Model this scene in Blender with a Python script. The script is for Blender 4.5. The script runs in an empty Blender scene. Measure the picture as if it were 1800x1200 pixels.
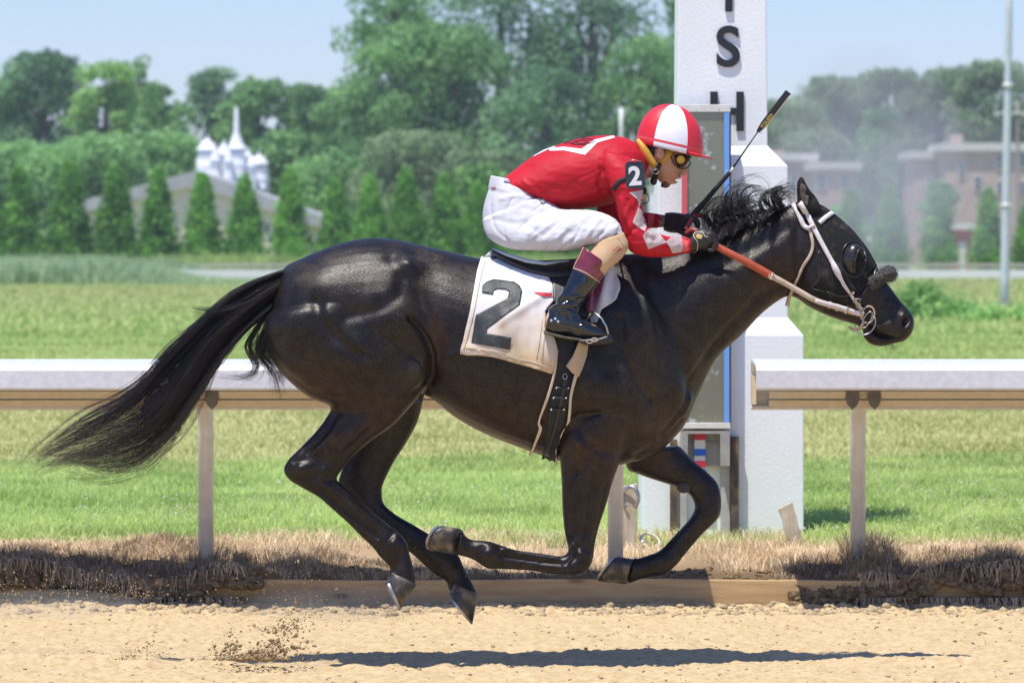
import bpy, bmesh, math, random
import numpy as np
from math import radians, sin, cos, pi
from mathutils import Vector, Matrix, geometry
from mathutils.bvhtree import BVHTree

# ------------------------------------------------------------------ camera, sky, sun, exposure
SC = bpy.context.scene
COL = SC.collection
CAMD, CAMH, FPX, HZ = 20.0, 1.66, 8800.0, 430.0
cd = bpy.data.cameras.new('camera'); cam = bpy.data.objects.new('camera', cd); COL.objects.link(cam)
cam.location = (0, -CAMD, CAMH); cam.rotation_euler = (radians(90), 0, 0)
cd.sensor_width = 36; cd.lens = 36 * FPX / 1800; cd.shift_y = -(600 - HZ) / 1800
cd.clip_start = 0.5; cd.clip_end = 6000
cd.dof.use_dof = True; cd.dof.focus_distance = 19.85; cd.dof.aperture_fstop = 6.8
SC.camera = cam
SUNX, SUNY = 0.21, 0.26          # how far light drifts in x and y for each unit it falls
sl = bpy.data.lights.new('sun', 'SUN'); so = bpy.data.objects.new('sun', sl); COL.objects.link(so)
sl.energy = 5.0; sl.angle = radians(0.55); sl.color = (1, .955, .88)
so.rotation_euler = Vector((SUNX, SUNY, -1)).to_track_quat('-Z', 'Y').to_euler()
W = bpy.data.worlds.new('World'); SC.world = W; W.use_nodes = True
nt = W.node_tree; bgn = nt.nodes['Background']; sky = nt.nodes.new('ShaderNodeTexSky')
sky.sky_type = 'NISHITA'; sky.sun_disc = False
sky.sun_elevation = math.atan2(1, math.hypot(SUNX, SUNY))
sky.sun_rotation = math.atan2(-SUNX, -SUNY)
sky.air_density = 1.0; sky.dust_density = .3; sky.ozone_density = 3.0; sky.altitude = 50
tint = nt.nodes.new('ShaderNodeMix'); tint.data_type = 'RGBA'; tint.blend_type = 'MULTIPLY'; tint.inputs[0].default_value = 1
tint.inputs[7].default_value = (.82, .885, 1.20, 1); nt.links.new(sky.outputs[0], tint.inputs[6]); nt.links.new(tint.outputs[2], bgn.inputs[0]); bgn.inputs[1].default_value = 0.125
SC.view_settings.view_transform = 'Standard'; SC.view_settings.look = 'None'
SC.view_settings.exposure = 0.2; SC.view_settings.gamma = 1
SC.render.engine = 'CYCLES'
SC.cycles.max_bounces = 6; SC.cycles.transparent_max_bounces = 8
SC.cycles.use_denoising = True
SC.cycles.volume_bounces = 0
SC.cycles.sample_clamp_indirect = 6

# ------------------------------------------------------------------ helpers
def P(px, py, y=0.0):
    d = CAMD + y
    return Vector(((px - 900) * d / FPX, y, CAMH - (py - HZ) * d / FPX))
def S(px, y=0.0): return px * (CAMD + y) / FPX      # length of px pixels at depth y
def unP(v):
    d = CAMD + v[1]
    return (v[0] * FPX / d + 900, HZ + (CAMH - v[2]) * FPX / d)

def tag(o, label=None, cat=None, group=None, kind=None):
    if label: o['label'] = label
    if cat: o['category'] = cat
    if group: o['group'] = group
    if kind: o['kind'] = kind
    return o
def empty(name, loc=(0, 0, 0), label=None, cat=None, group=None):
    o = bpy.data.objects.new(name, None); COL.objects.link(o); o.location = loc; o.empty_display_size = .2
    return tag(o, label, cat, group)
def link(name, me, mats, parent=None, smooth=True):
    o = bpy.data.objects.new(name, me); COL.objects.link(o)
    for m in (mats if isinstance(mats, (list, tuple)) else [mats]): me.materials.append(m)
    if smooth: me.polygons.foreach_set('use_smooth', [True] * len(me.polygons))
    if parent is not None:
        o.parent = parent; o.matrix_parent_inverse = Matrix.Translation(parent_world(parent)).inverted()
    return o
def parent_world(p):          # meshes are written in world coordinates, only empties carry a place
    return Vector(p.location) if p.type == 'EMPTY' else Vector((0, 0, 0))
def obj(name, verts, faces, mats, parent=None, smooth=True, midx=None):
    me = bpy.data.meshes.new(name)
    verts = np.asarray([tuple(v) for v in verts] if not isinstance(verts, np.ndarray) else verts, dtype=float)
    me.from_pydata(verts.tolist(), [], [tuple(int(i) for i in f) for f in faces])
    if midx is not None: me.polygons.foreach_set('material_index', midx)
    me.update()
    return link(name, me, mats, parent, smooth)
def tris_obj(name, V, F, mats, parent=None, smooth=False, var=None, k=3):
    """V (n,3) float, F (m,k) int, fast path"""
    me = bpy.data.meshes.new(name)
    V = np.ascontiguousarray(V, dtype=np.float32); F = np.ascontiguousarray(F, dtype=np.int32)
    me.vertices.add(len(V)); me.vertices.foreach_set('co', V.ravel())
    me.loops.add(F.size); me.loops.foreach_set('vertex_index', F.ravel())
    me.polygons.add(len(F)); me.polygons.foreach_set('loop_start', np.arange(0, F.size, F.shape[1], dtype=np.int32))
    me.polygons.foreach_set('loop_total', np.full(len(F), F.shape[1], dtype=np.int32))
    me.update(calc_edges=True)
    if var is not None:
        a = me.attributes.new('var', 'FLOAT', 'FACE'); a.data.foreach_set('value', np.ascontiguousarray(var, dtype=np.float32))
    return link(name, me, mats, parent, smooth)

def merge(parts):
    V, F, n = [], [], 0
    for v, f in parts:
        V += [tuple(x) for x in v]; F += [tuple(i + n for i in q) for q in f]; n += len(v)
    return V, F
def box(x0, x1, y0, y1, z0, z1):
    v = [(x, y, z) for x in (x0, x1) for y in (y0, y1) for z in (z0, z1)]
    return v, [(0, 1, 3, 2), (4, 6, 7, 5), (0, 4, 5, 1), (2, 3, 7, 6), (0, 2, 6, 4), (1, 5, 7, 3)]
def bevelled(o, w, seg=2):
    m = o.modifiers.new('bevel', 'BEVEL'); m.width = w; m.segments = seg; m.limit_method = 'ANGLE'; m.angle_limit = radians(40)
    return o
def tube(pts, rad, n=8, cap=True, flat=1.0, up=None):
    pts = [Vector(p) for p in pts]; N = len(pts)
    if not hasattr(rad, '__len__'): rad = [rad] * N
    V, F = [], []
    prev = None
    for i, p in enumerate(pts):
        t = (pts[min(i + 1, N - 1)] - pts[max(i - 1, 0)]).normalized()
        ref = Vector(up) if up is not None else (prev if prev is not None else (Vector((0, 1, 0)) if abs(t.y) < .8 else Vector((1, 0, 0))))
        a = (ref - t * ref.dot(t)).normalized(); b = t.cross(a); prev = a
        for k in range(n):
            th = 2 * pi * k / n
            V.append(p + a * cos(th) * rad[i] * flat + b * sin(th) * rad[i])
    for i in range(N - 1):
        for k in range(n):
            k2 = (k + 1) % n
            F.append((i * n + k, i * n + k2, (i + 1) * n + k2, (i + 1) * n + k))
    if cap:
        F.append(tuple(range(n))[::-1]); F.append(tuple((N - 1) * n + k for k in range(n)))
    return V, F
def crom(A, n):
    """Catmull-Rom through the rows of A, n steps a span"""
    A = np.asarray(A, float); N = len(A)
    E = np.vstack([2 * A[0] - A[1], A, 2 * A[-1] - A[-2]])
    out = []
    for i in range(N - 1):
        p0, p1, p2, p3 = E[i], E[i + 1], E[i + 2], E[i + 3]
        for s in range(n):
            t = s / n
            out.append(.5 * ((2 * p1) + (-p0 + p2) * t + (2 * p0 - 5 * p1 + 4 * p2 - p3) * t * t + (-p0 + 3 * p1 - 3 * p2 + p3) * t ** 3))
    out.append(A[-1]); return np.array(out)
def loft(pairs, n=28, sub=4, shrink=0.0, sq=1.0):
    """pairs (ax,ay,bx,by,yc,hd): two outline points in photograph pixels of the side view, depth centre and half depth in metres"""
    R = crom(pairs, sub); V, F = [], []
    for r in R:
        a = P(r[0], r[1], r[4]); b = P(r[2], r[3], r[4]); c = (a + b) / 2; u = (a - b) / 2
        if shrink: u = u * max(.2, 1 - shrink / max(u.length, 1e-6))
        hd = max(.004, r[5] - shrink)
        for k in range(n):
            th = 2 * pi * k / n; cc, ss = cos(th), sin(th)
            if sq != 1.0: cc = math.copysign(abs(cc) ** sq, cc); ss = math.copysign(abs(ss) ** sq, ss)
            V.append(c + u * cc + Vector((0, hd * ss, 0)))
    N = len(R)
    for i in range(N - 1):
        for k in range(n):
            k2 = (k + 1) % n
            F.append((i * n + k, i * n + k2, (i + 1) * n + k2, (i + 1) * n + k))
    F.append(tuple(range(n))[::-1]); F.append(tuple((N - 1) * n + k for k in range(n)))
    return V, F
def ball(c, r, nu=16, nv=10):
    """r = (rx, ry, rz)"""
    V, F = [], []
    for j in range(1, nv):
        ph = pi * j / nv
        for i in range(nu):
            th = 2 * pi * i / nu
            V.append((c[0] + r[0] * sin(ph) * cos(th), c[1] + r[1] * sin(ph) * sin(th), c[2] + r[2] * cos(ph)))
    V += [(c[0], c[1], c[2] + r[2]), (c[0], c[1], c[2] - r[2])]
    for j in range(nv - 2):
        for i in range(nu):
            F.append((j * nu + i, (j + 1) * nu + i, (j + 1) * nu + (i + 1) % nu, j * nu + (i + 1) % nu))
    T = len(V) - 2
    for i in range(nu):
        F.append((T, i, (i + 1) % nu)); F.append((T + 1, (nv - 2) * nu + (i + 1) % nu, (nv - 2) * nu + i))
    return V, F
def fix_normals(V, F):
    bm = bmesh.new(); vs = [bm.verts.new(v) for v in V]
    for f in F:
        try: bm.faces.new([vs[i] for i in f])
        except ValueError: pass
    bmesh.ops.recalc_face_normals(bm, faces=bm.faces)
    return bm
def remesh(parts, vox, smooth_it=3, name='tmp'):
    """union of closed lofts -> one continuous skin. returns vertex array, quad list"""
    me = bpy.data.meshes.new(name); bm = bmesh.new()
    for v, f in parts:
        b = fix_normals(v, f); m2 = bpy.data.meshes.new('t'); b.to_mesh(m2); b.free(); bm.from_mesh(m2); bpy.data.meshes.remove(m2)
    bm.to_mesh(me); bm.free()
    o = bpy.data.objects.new(name, me); COL.objects.link(o)
    m = o.modifiers.new('r', 'REMESH'); m.mode = 'VOXEL'; m.voxel_size = vox
    s = o.modifiers.new('s', 'SMOOTH'); s.factor = .5; s.iterations = smooth_it
    dg = bpy.context.evaluated_depsgraph_get(); ev = o.evaluated_get(dg); em = ev.to_mesh()
    co = np.empty(len(em.vertices) * 3, dtype=np.float32); em.vertices.foreach_get('co', co)
    V = co.reshape(-1, 3).astype(float); F = [tuple(p.vertices) for p in em.polygons]
    ev.to_mesh_clear(); bpy.data.objects.remove(o); bpy.data.meshes.remove(me)
    return V, F
def vnormals(V, F):
    Q = np.array([f if len(f) == 4 else (f[0], f[1], f[2], f[2]) for f in F])
    n = np.cross(V[Q[:, 2]] - V[Q[:, 0]], V[Q[:, 3]] - V[Q[:, 1]])
    N = np.zeros_like(V)
    for k in range(4): np.add.at(N, Q[:, k], n)
    return N / np.maximum(np.linalg.norm(N, axis=1, keepdims=True), 1e-9)
def bvh_of(V, F): return BVHTree.FromPolygons([Vector(v) for v in V], [tuple(f) for f in F])

# smooth value noise
def _h(ix, iy, seed):
    n = (ix.astype(np.int64) * 374761393 + iy.astype(np.int64) * 668265263 + seed * 144665) & 0x7fffffff
    n = ((n ^ (n >> 13)) * 1274126177) & 0x7fffffff
    return ((n ^ (n >> 16)) & 0xffff) / 65535.0
def vn(x, y, seed=0):
    x = np.asarray(x, float); y = np.asarray(y, float)
    ix, iy = np.floor(x), np.floor(y); fx, fy = x - ix, y - iy
    fx = fx * fx * (3 - 2 * fx); fy = fy * fy * (3 - 2 * fy)
    a, b, c, d = _h(ix, iy, seed), _h(ix + 1, iy, seed), _h(ix, iy + 1, seed), _h(ix + 1, iy + 1, seed)
    return (a * (1 - fx) + b * fx) * (1 - fy) + (c * (1 - fx) + d * fx) * fy
def sstep(a, b, x): t = np.clip((x - a) / (b - a), 0, 1); return t * t * (3 - 2 * t)

# ------------------------------------------------------------------ materials
def mat(name, col, rough=.6, col2=None, nscale=8, bump=0.0, bscale=60, metal=0.0, spec=.5, sheen=0, coat=0, stretch=None, detail=4, ramp=(.35, .65), trans=0):
    m = bpy.data.materials.new(name); m.use_nodes = True; t = m.node_tree; b = t.nodes['Principled BSDF']
    b.inputs['Base Color'].default_value = (*col, 1); b.inputs['Roughness'].default_value = rough
    b.inputs['Metallic'].default_value = metal; b.inputs['Specular IOR Level'].default_value = spec
    if sheen: b.inputs['Sheen Weight'].default_value = sheen
    if coat: b.inputs['Coat Weight'].default_value = coat; b.inputs['Coat Roughness'].default_value = .08
    tc = t.nodes.new('ShaderNodeTexCoord'); src = tc.outputs['Object']
    if stretch:
        mp = t.nodes.new('ShaderNodeMapping'); mp.inputs['Scale'].default_value = stretch[:3]
        if len(stretch) > 3: mp.inputs['Rotation'].default_value = stretch[3]
        t.links.new(src, mp.inputs[0]); src = mp.outputs[0]
    if col2:
        n = t.nodes.new('ShaderNodeTexNoise'); n.inputs['Scale'].default_value = nscale; n.inputs['Detail'].default_value = detail
        r = t.nodes.new('ShaderNodeValToRGB'); r.color_ramp.elements[0].position, r.color_ramp.elements[1].position = ramp
        r.color_ramp.elements[0].color = (*col, 1); r.color_ramp.elements[1].color = (*col2, 1)
        t.links.new(src, n.inputs['Vector']); t.links.new(n.outputs[0], r.inputs[0]); t.links.new(r.outputs[0], b.inputs['Base Color'])
    if bump:
        n = t.nodes.new('ShaderNodeTexNoise'); n.inputs['Scale'].default_value = bscale; n.inputs['Detail'].default_value = 3
        u = t.nodes.new('ShaderNodeBump'); u.inputs['Strength'].default_value = 1; u.inputs['Distance'].default_value = bump
        t.links.new(src, n.inputs['Vector']); t.links.new(n.outputs[0], u.inputs['Height']); t.links.new(u.outputs[0], b.inputs['Normal'])
    return m
def leaf_mat(name, dark, light, hue=None, nscale=.35, trans=.42, rough=.6):
    """foliage: per-leaf variation attribute + broad noise + object random, some light through the leaf"""
    m = bpy.data.materials.new(name); m.use_nodes = True; t = m.node_tree; N, L = t.nodes, t.links
    b = N['Principled BSDF']; b.inputs['Roughness'].default_value = rough; b.inputs['Specular IOR Level'].default_value = .3
    at = N.new('ShaderNodeAttribute'); at.attribute_name = 'var'
    tc = N.new('ShaderNodeTexCoord'); nz = N.new('ShaderNodeTexNoise'); nz.inputs['Scale'].default_value = nscale; nz.inputs['Detail'].default_value = 2
    L.new(tc.outputs['Object'], nz.inputs['Vector'])
    oi = N.new('ShaderNodeObjectInfo')
    a1 = N.new('ShaderNodeMath'); a1.operation = 'MULTIPLY_ADD'; a1.inputs[1].default_value = .45; L.new(at.outputs['Fac'], a1.inputs[0]); L.new(nz.outputs[0], a1.inputs[2])
    a2 = N.new('ShaderNodeMath'); a2.operation = 'MULTIPLY_ADD'; a2.inputs[1].default_value = .2; L.new(oi.outputs['Random'], a2.inputs[0]); L.new(a1.outputs[0], a2.inputs[2])
    r = N.new('ShaderNodeValToRGB'); e = r.color_ramp.elements; e[0].position = .46; e[1].position = .98; e[0].color = (*dark, 1); e[1].color = (*light, 1)
    L.new(a2.outputs[0], r.inputs[0]); L.new(r.outputs[0], b.inputs['Base Color'])
    tr = N.new('ShaderNodeBsdfTranslucent'); L.new(r.outputs[0], tr.inputs[0])
    mx = N.new('ShaderNodeMixShader'); mx.inputs[0].default_value = trans
    L.new(b.outputs[0], mx.inputs[1]); L.new(tr.outputs[0], mx.inputs[2]); L.new(mx.outputs[0], N['Material Output'].inputs[0])
    return m
def mixcol(t, fac, a, b):
    n = t.nodes.new('ShaderNodeMix'); n.data_type = 'RGBA'
    for s, v in ((n.inputs[0], fac), (n.inputs[6], a), (n.inputs[7], b)):
        if hasattr(v, 'links'): t.links.new(v, s)
        else: s.default_value = v if not isinstance(v, tuple) else (*v, 1)
    return n.outputs[2]

M = {}
M['white_paint'] = mat('painted_stucco', (.80, .83, .82), .85, (.86, .88, .87), 3, .0014, 60)
M['letter'] = mat('black_letter_paint', (.018, .02, .024), .55)
M['alu'] = mat('weathered_aluminium', (.60, .61, .63), .45, (.70, .70, .71), 30, .0003, 90, metal=.15)
M['alu_beam'] = mat('aluminium_beam_bounce', (.62, .53, .38), .5, (.68, .60, .45), 30, metal=.05)  # tan base paints warm bounce from the sand onto the metal, plus dust
M['galv'] = mat('galvanised_steel', (.68, .66, .60), .45, (.76, .74, .69), 14, .0004, 80, metal=.12)
M['dark_steel'] = mat('dark_bracket_steel', (.10, .095, .09), .5, (.16, .15, .14), 20)
M['rust'] = mat('rusty_steel', (.07, .05, .045), .7, (.22, .15, .06), 14, .001, 60, ramp=(.45, .72))
M['greypost'] = mat('grey_painted_post', (.38, .36, .33), .7, (.48, .46, .42), 12, .0005, 60)
M['redpaint'] = mat('red_paint_strip', (.62, .10, .12), .5)
M['bluepaint'] = mat('blue_paint_strip', (.16, .36, .78), .5)
M['tapered'] = mat('red_tape', (.5, .02, .04), .5); M['tapeblue'] = mat('blue_tape', (.01, .12, .55), .5); M['tapewhite'] = mat('white_tape', (.68, .67, .6), .5)
M['wood'] = mat('sawn_pine', (.42, .27, .13), .8, (.55, .38, .19), 3.0, .0012, 30, stretch=(1.2, 14, 14), detail=6)
M['oldwood'] = mat('weathered_wood', (.42, .36, .25), .85, (.58, .52, .40), 5, .002, 25, stretch=(6, 6, 1.2))
M['iron'] = mat('horseshoe_metal', (.45, .45, .47), .35, (.30, .30, .32), 30, metal=.8)
# ------------------------------------------------------------------ ground
CURB_Y = 2.90
def ground_z(x, y):
    x = np.asarray(x, float); y = np.asarray(y, float)
    base = .125 + .085 * sstep(2.95, 3.7, y)
    side = np.maximum(sstep(-.3, -1.3, x), sstep(1.18, 1.38, x) * .8)
    near = 1 - sstep(3.2, 4.3, y)
    lump = (vn(x * 3.1, y * 4, 3) - .45) * .10 + (vn(x * 9, y * 9, 5) - .5) * .035 + (vn(x * 24, y * 24, 9) - .5) * .014
    far = (vn(x * .9, y * .7, 7) - .5) * .05 * sstep(4, 8, y) * (1 - sstep(60, 110, y))
    z = base + lump * near * (.35 + .9 * side) + .025 * side * near + far
    z += (vn(x * 7, y * 7, 21) - .5) * .02 * (1 - sstep(8, 20, y))
    return np.where(y < 2.922, .03, z)
def rowgrid(xs, ys, zf):
    X, Y = np.meshgrid(xs, ys); Z = zf(X, Y)
    V = np.stack([X.ravel(), Y.ravel(), Z.ravel()], 1); nx, ny = len(xs), len(ys)
    i = np.arange(ny - 1)[:, None] * nx + np.arange(nx - 1)[None, :]
    F = np.stack([i, i + 1, i + 1 + nx, i + nx], -1).reshape(-1, 4)
    return V, F
def spaced(core0, core1, step, lo, hi, grow=1.35):
    c = list(np.arange(core0, core1, step)); s = step; a = []; x = core0
    while x > lo: s = min(s * grow, 60); x -= s; a.append(x)
    s = step; b = []; x = c[-1]
    while x < hi: s = min(s * grow, 60); x += s; b.append(x)
    return np.array(a[::-1] + c + b)

# infield ground sheet material: soil near the edge, straw, mown green bands
def ground_mat():
    m = bpy.data.materials.new('infield_ground'); m.use_nodes = True; t = m.node_tree; N, L = t.nodes, t.links
    b = N['Principled BSDF']; b.inputs['Roughness'].default_value = .95; b.inputs['Specular IOR Level'].default_value = .1
    tc = N.new('ShaderNodeTexCoord'); sp = N.new('ShaderNodeSeparateXYZ'); L.new(tc.outputs['Object'], sp.inputs[0])
    n1 = N.new('ShaderNodeTexNoise'); n1.inputs['Scale'].default_value = .45; n1.inputs['Detail'].default_value = 5; L.new(tc.outputs['Object'], n1.inputs['Vector'])
    n2 = N.new('ShaderNodeTexNoise'); n2.inputs['Scale'].default_value = 3; n2.inputs['Detail'].default_value = 6; L.new(tc.outputs['Object'], n2.inputs['Vector'])
    md = N.new('ShaderNodeMath'); md.operation = 'MULTIPLY_ADD'; md.inputs[1].default_value = 9.0; md.inputs[2].default_value = -4.5; L.new(n1.outputs[0], md.inputs[0])
    ys = N.new('ShaderNodeMath'); L.new(sp.outputs[1], ys.inputs[0]); L.new(md.outputs[0], ys.inputs[1])
    mr = N.new('ShaderNodeMapRange'); mr.inputs[1].default_value = 0; mr.inputs[2].default_value = 120; L.new(ys.outputs[0], mr.inputs[0])
    r = N.new('ShaderNodeValToRGB'); e = r.color_ramp.elements
    stops = [(0.0, (.25, .36, .10)), (.10, (.26, .37, .11)), (.15, (.34, .37, .15)), (.19, (.30, .32, .12)), (.24, (.38, .40, .18)), (.33, (.30, .39, .13)), (.5, (.24, .39, .12)), (.7, (.28, .38, .14)), (1.0, (.28, .31, .13))]
    e[0].position, e[0].color = stops[0][0], (*stops[0][1], 1); e[1].position, e[1].color = stops[-1][0], (*stops[-1][1], 1)
    for p_, c_ in stops[1:-1]: q = e.new(p_); q.color = (*c_, 1)
    L.new(mr.outputs[0], r.inputs[0])
    g = mixcol(t, n2.outputs[0], r.outputs[0], (.22, .27, .10))
    g2 = N.new('ShaderNodeMix'); g2.data_type = 'RGBA'; g2.inputs[0].default_value = .35; L.new(r.outputs[0], g2.inputs[6]); L.new(g, g2.inputs[7])
    # soil and straw near the kerb board
    ed = N.new('ShaderNodeMapRange'); ed.inputs[1].default_value = 4.0; ed.inputs[2].default_value = 5.4; ed.inputs[3].default_value = 1; ed.inputs[4].default_value = 0; L.new(sp.outputs[1], ed.inputs[0])
    soil0 = mixcol(t, n2.outputs[0], (.24, .16, .09), (.52, .39, .25)); nr = N.new('ShaderNodeMapRange'); nr.inputs[1].default_value = 3.1; nr.inputs[2].default_value = 3.5; L.new(sp.outputs[1], nr.inputs[0])
    soil = mixcol(t, nr.outputs[0], (.15, .10, .055), soil0)
    c = mixcol(t, ed.outputs[0], g2.outputs[2], soil)
    L.new(c, b.inputs['Base Color'])
    return m
M['ground'] = ground_mat()
xs = spaced(-2.9, 2.9, .03, -1600, 1600, 1.25); ys = np.concatenate([[CURB_Y + .012, CURB_Y + .026], spaced(CURB_Y + .045, 5.2, .03, CURB_Y + .045, 3500, 1.12)])
V, F = rowgrid(xs, ys, ground_z)
tag(tris_obj('grass_field', V, F, M['ground'], smooth=True, k=4), kind='structure')

def track_z(x, y):
    core = (1 - sstep(2.6, 3.4, np.abs(x))) * sstep(-1.6, -1.3, y)
    a = (vn(x * 11, y * 9, 31) - .5) * .018 + (vn(x * 30, y * 26, 33) - .5) * .012
    f = vn(x * 75, y * 70, 37); g = vn(x * 48, y * 48, 41)
    a += (f - .5) * .009 - .016 * np.clip(g - .66, 0, 1) * 3 * vn(x * 9, y * 9, 43)
    # harrow furrow just behind the horse and loose bank against the board
    a += .012 * np.exp(-((y - .55 - .05 * np.sin(x * 3)) / .12) ** 2) * vn(x * 14, y * 3, 44)
    bank = .012 * sstep(2.45, 2.88, y) + .022 * sstep(2.3, 2.85, y) * (vn(x * 14, y * 14, 47) - .3)
    left = .02 * sstep(-1.1, -2.0, x) * sstep(2.2, 2.8, y)
    return a * core + bank + left - .020 * (1 - sstep(1.0, 2.4, y)) + .034 * np.exp(-((y - .06) / .09) ** 2) * np.maximum(sstep(1.2, 1.45, x), sstep(-1.0, -1.25, x)) * (.6 + .8 * vn(x * 6, y * 3, 45)) * core
xs = spaced(-2.45, 2.45, .0095, -60, 60, 1.3); ys = spaced(-1.25, CURB_Y, .0095, -13, CURB_Y, 1.3); ys = ys[ys > -15]; ys = ys[ys < CURB_Y + .002]
V, F = rowgrid(xs, ys, track_z)
M['sand'] = mat('sandy_track_soil', (.45, .33, .175), .95, (.56, .43, .255), 26, .0022, 230, spec=.15, detail=8)
tag(tris_obj('dirt_track', V, F, M['sand'], smooth=True), kind='structure')

V, F = rowgrid(np.array([-60., 0, 60]), np.array([-60., -30, ys[0]]), lambda x, y: 0 * x - .03)
tag(tris_obj('added_dark_apron', V, F, mat('added_apron_dark', (.045, .045, .048), .9, (.06, .06, .062), 8), k=4), kind='structure')  # unseen dark ground added behind the camera to dim reflections in the coat
rng = np.random.RandomState(11)
def rocks(n, px0, px1, y0, y1, s0, s1, zf, seed, flat=.75, lift=.3, power=2.5):
    rs = np.random.RandomState(seed)
    base = np.array([v for v in ball((0, 0, 0), (1, 1, 1), 8, 6)[0]]); bf = ball((0, 0, 0), (1, 1, 1), 8, 6)[1]
    tri = []
    for f in bf: tri += [(f[0], f[1], f[2])] + ([(f[0], f[2], f[3])] if len(f) == 4 else [])
    tri = np.array(tri); VV, FF = [], []; x = rs.uniform(px0, px1, n); y = rs.uniform(y0, y1, n)
    z = zf(x, y); sz = s0 + (s1 - s0) * rs.rand(n) ** power
    for i in range(n):
        j = base * (1 + (rs.rand(len(base), 1) - .5) * .55) * sz[i] * np.array([1 + rs.rand() * .5, 1, flat])
        a = rs.rand() * 6.28; R = np.array([[cos(a), -sin(a), 0], [sin(a), cos(a), 0], [0, 0, 1]])
        VV.append(j @ R.T + np.array([x[i], y[i], z[i] + sz[i] * lift])); FF.append(tri + i * len(base))
    return np.vstack(VV), np.vstack(FF)
M['clod'] = mat('dirt_clods', (.33, .25, .15), .95, (.46, .36, .23), 40, .002, 120, spec=.1)
Va, Fa = rocks(2600, -2.5, 2.5, 2.42, 2.895, .003, .020, track_z, 5, power=4, lift=.05)
Vb, Fb = rocks(1500, -2.4, 2.4, -1.2, 2.5, .002, .008, track_z, 6)
tag(tris_obj('dirt_clods', np.vstack([Va, Vb]), np.vstack([Fa, Fb + len(Va)]), M['clod'], smooth=True), kind='stuff')

# wooden kerb board
def plank(name, x0, x1, y0, y1, z0, z1, m, label, cat, jit=.003):
    xs_ = np.linspace(x0, x1, 60); V, F = [], []
    for i, x in enumerate(xs_):
        w = jit * sin(x * 3.1) + jit * .6 * sin(x * 11)
        V += [(x, y0 + w * .5, z0), (x, y1, z0), (x, y1, z1 + w), (x, y0 + w * .5, z1 + w)]
    for i in range(59):
        for k in range(4): F.append((i * 4 + k, i * 4 + (k + 1) % 4, (i + 1) * 4 + (k + 1) % 4, (i + 1) * 4 + k))
    F += [(3, 2, 1, 0), (236, 237, 238, 239)]
    return bevelled(tag(obj(name, V, F, m, smooth=False), label, cat), .004)
def knot_wood():
    m = M['wood']; t = m.node_tree; b = t.nodes['Principled BSDF']; l = b.inputs['Base Color'].links[0].from_socket
    vo = t.nodes.new('ShaderNodeTexVoronoi'); vo.inputs['Scale'].default_value = 1.0; tc = t.nodes.new('ShaderNodeTexCoord')
    mp = t.nodes.new('ShaderNodeMapping'); mp.inputs['Scale'].default_value = (2.1, 0.01, 7); t.links.new(tc.outputs['Object'], mp.inputs[0]); t.links.new(mp.outputs[0], vo.inputs['Vector'])
    r = t.nodes.new('ShaderNodeMapRange'); r.inputs[1].default_value = .05; r.inputs[2].default_value = .13; r.inputs[3].default_value = 1; r.inputs[4].default_value = 0
    t.links.new(vo.outputs['Distance'], r.inputs[0])
    c = mixcol(t, r.outputs[0], l, (.10, .055, .03)); t.links.new(c, b.inputs['Base Color'])
knot_wood()
plank('kerb_board', -6, 6, CURB_Y, CURB_Y + .045, -.05, .128, M['wood'], 'long knotty wooden board edging the dirt track under the rail', 'board')

# ------------------------------------------------------------------ grass, straw, clover
def blades(x, y, z, h, w, lean, rs, seg=1):
    n = len(x); a = rs.rand(n) * 2 * pi; la = rs.rand(n) * 2 * pi
    dx, dy = np.cos(a) * w / 2, np.sin(a) * w / 2
    tx, ty = np.cos(la) * lean * h, np.sin(la) * lean * h
    b0 = np.stack([x - dx, y - dy, z - .01], 1); b1 = np.stack([x + dx, y + dy, z - .01], 1)
    m0 = np.stack([x - dx * .7 + tx * .35, y - dy * .7 + ty * .35, z + h * .6], 1); m1 = np.stack([x + dx * .7 + tx * .35, y + dy * .7 + ty * .35, z + h * .6], 1)
    tp = np.stack([x + tx, y + ty, z + h * (1 - .25 * lean)], 1)
    V = np.stack([b0, b1, m1, m0, tp], 1).reshape(-1, 3); i = np.arange(n)[:, None] * 5
    F = np.concatenate([i + np.array([0, 1, 2]), i + np.array([0, 2, 3]), i + np.array([3, 2, 4])], 1).reshape(-1, 3)
    return V, F
def spread_view(n, y0, y1, rs, margin=1.2, powr=1.0):
    u = rs.rand(n); y = y0 + (y1 - y0) * u ** powr
    x = (rs.rand(n) * 2 - 1) * (900 / FPX) * (CAMD + y) * margin
    return x, y
rs = np.random.RandomState(2)
def grass_mat(name, stops, trans=.3, nsc=.6):
    m = leaf_mat(name, stops[0], stops[1], nscale=nsc, trans=trans); return m
M['grass'] = leaf_mat('green_grass', (.14, .27, .045), (.60, .72, .26), nscale=1.1, trans=.45)
M['meadow'] = leaf_mat('meadow_grass', (.24, .38, .08), (.60, .65, .25), nscale=.28, trans=.4)
M['straw'] = leaf_mat('dry_straw', (.56, .40, .22), (.98, .82, .56), nscale=3, trans=.3)
M['deadgrass'] = leaf_mat('dead_brown_grass', (.18, .13, .08), (.66, .50, .33), nscale=4, trans=.2)
M['pale'] = leaf_mat('pale_dry_blades', (.42, .40, .16), (.80, .74, .42), nscale=1, trans=.4)
M['olive'] = leaf_mat('olive_meadow_grass', (.34, .36, .10), (.72, .68, .32), nscale=.5, trans=.4)
M['clover'] = mat('clover_flower', (.66, .64, .55), .8)
M['weed'] = leaf_mat('tall_weeds', (.20, .34, .14), (.48, .62, .36), nscale=.2, trans=.4)
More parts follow.
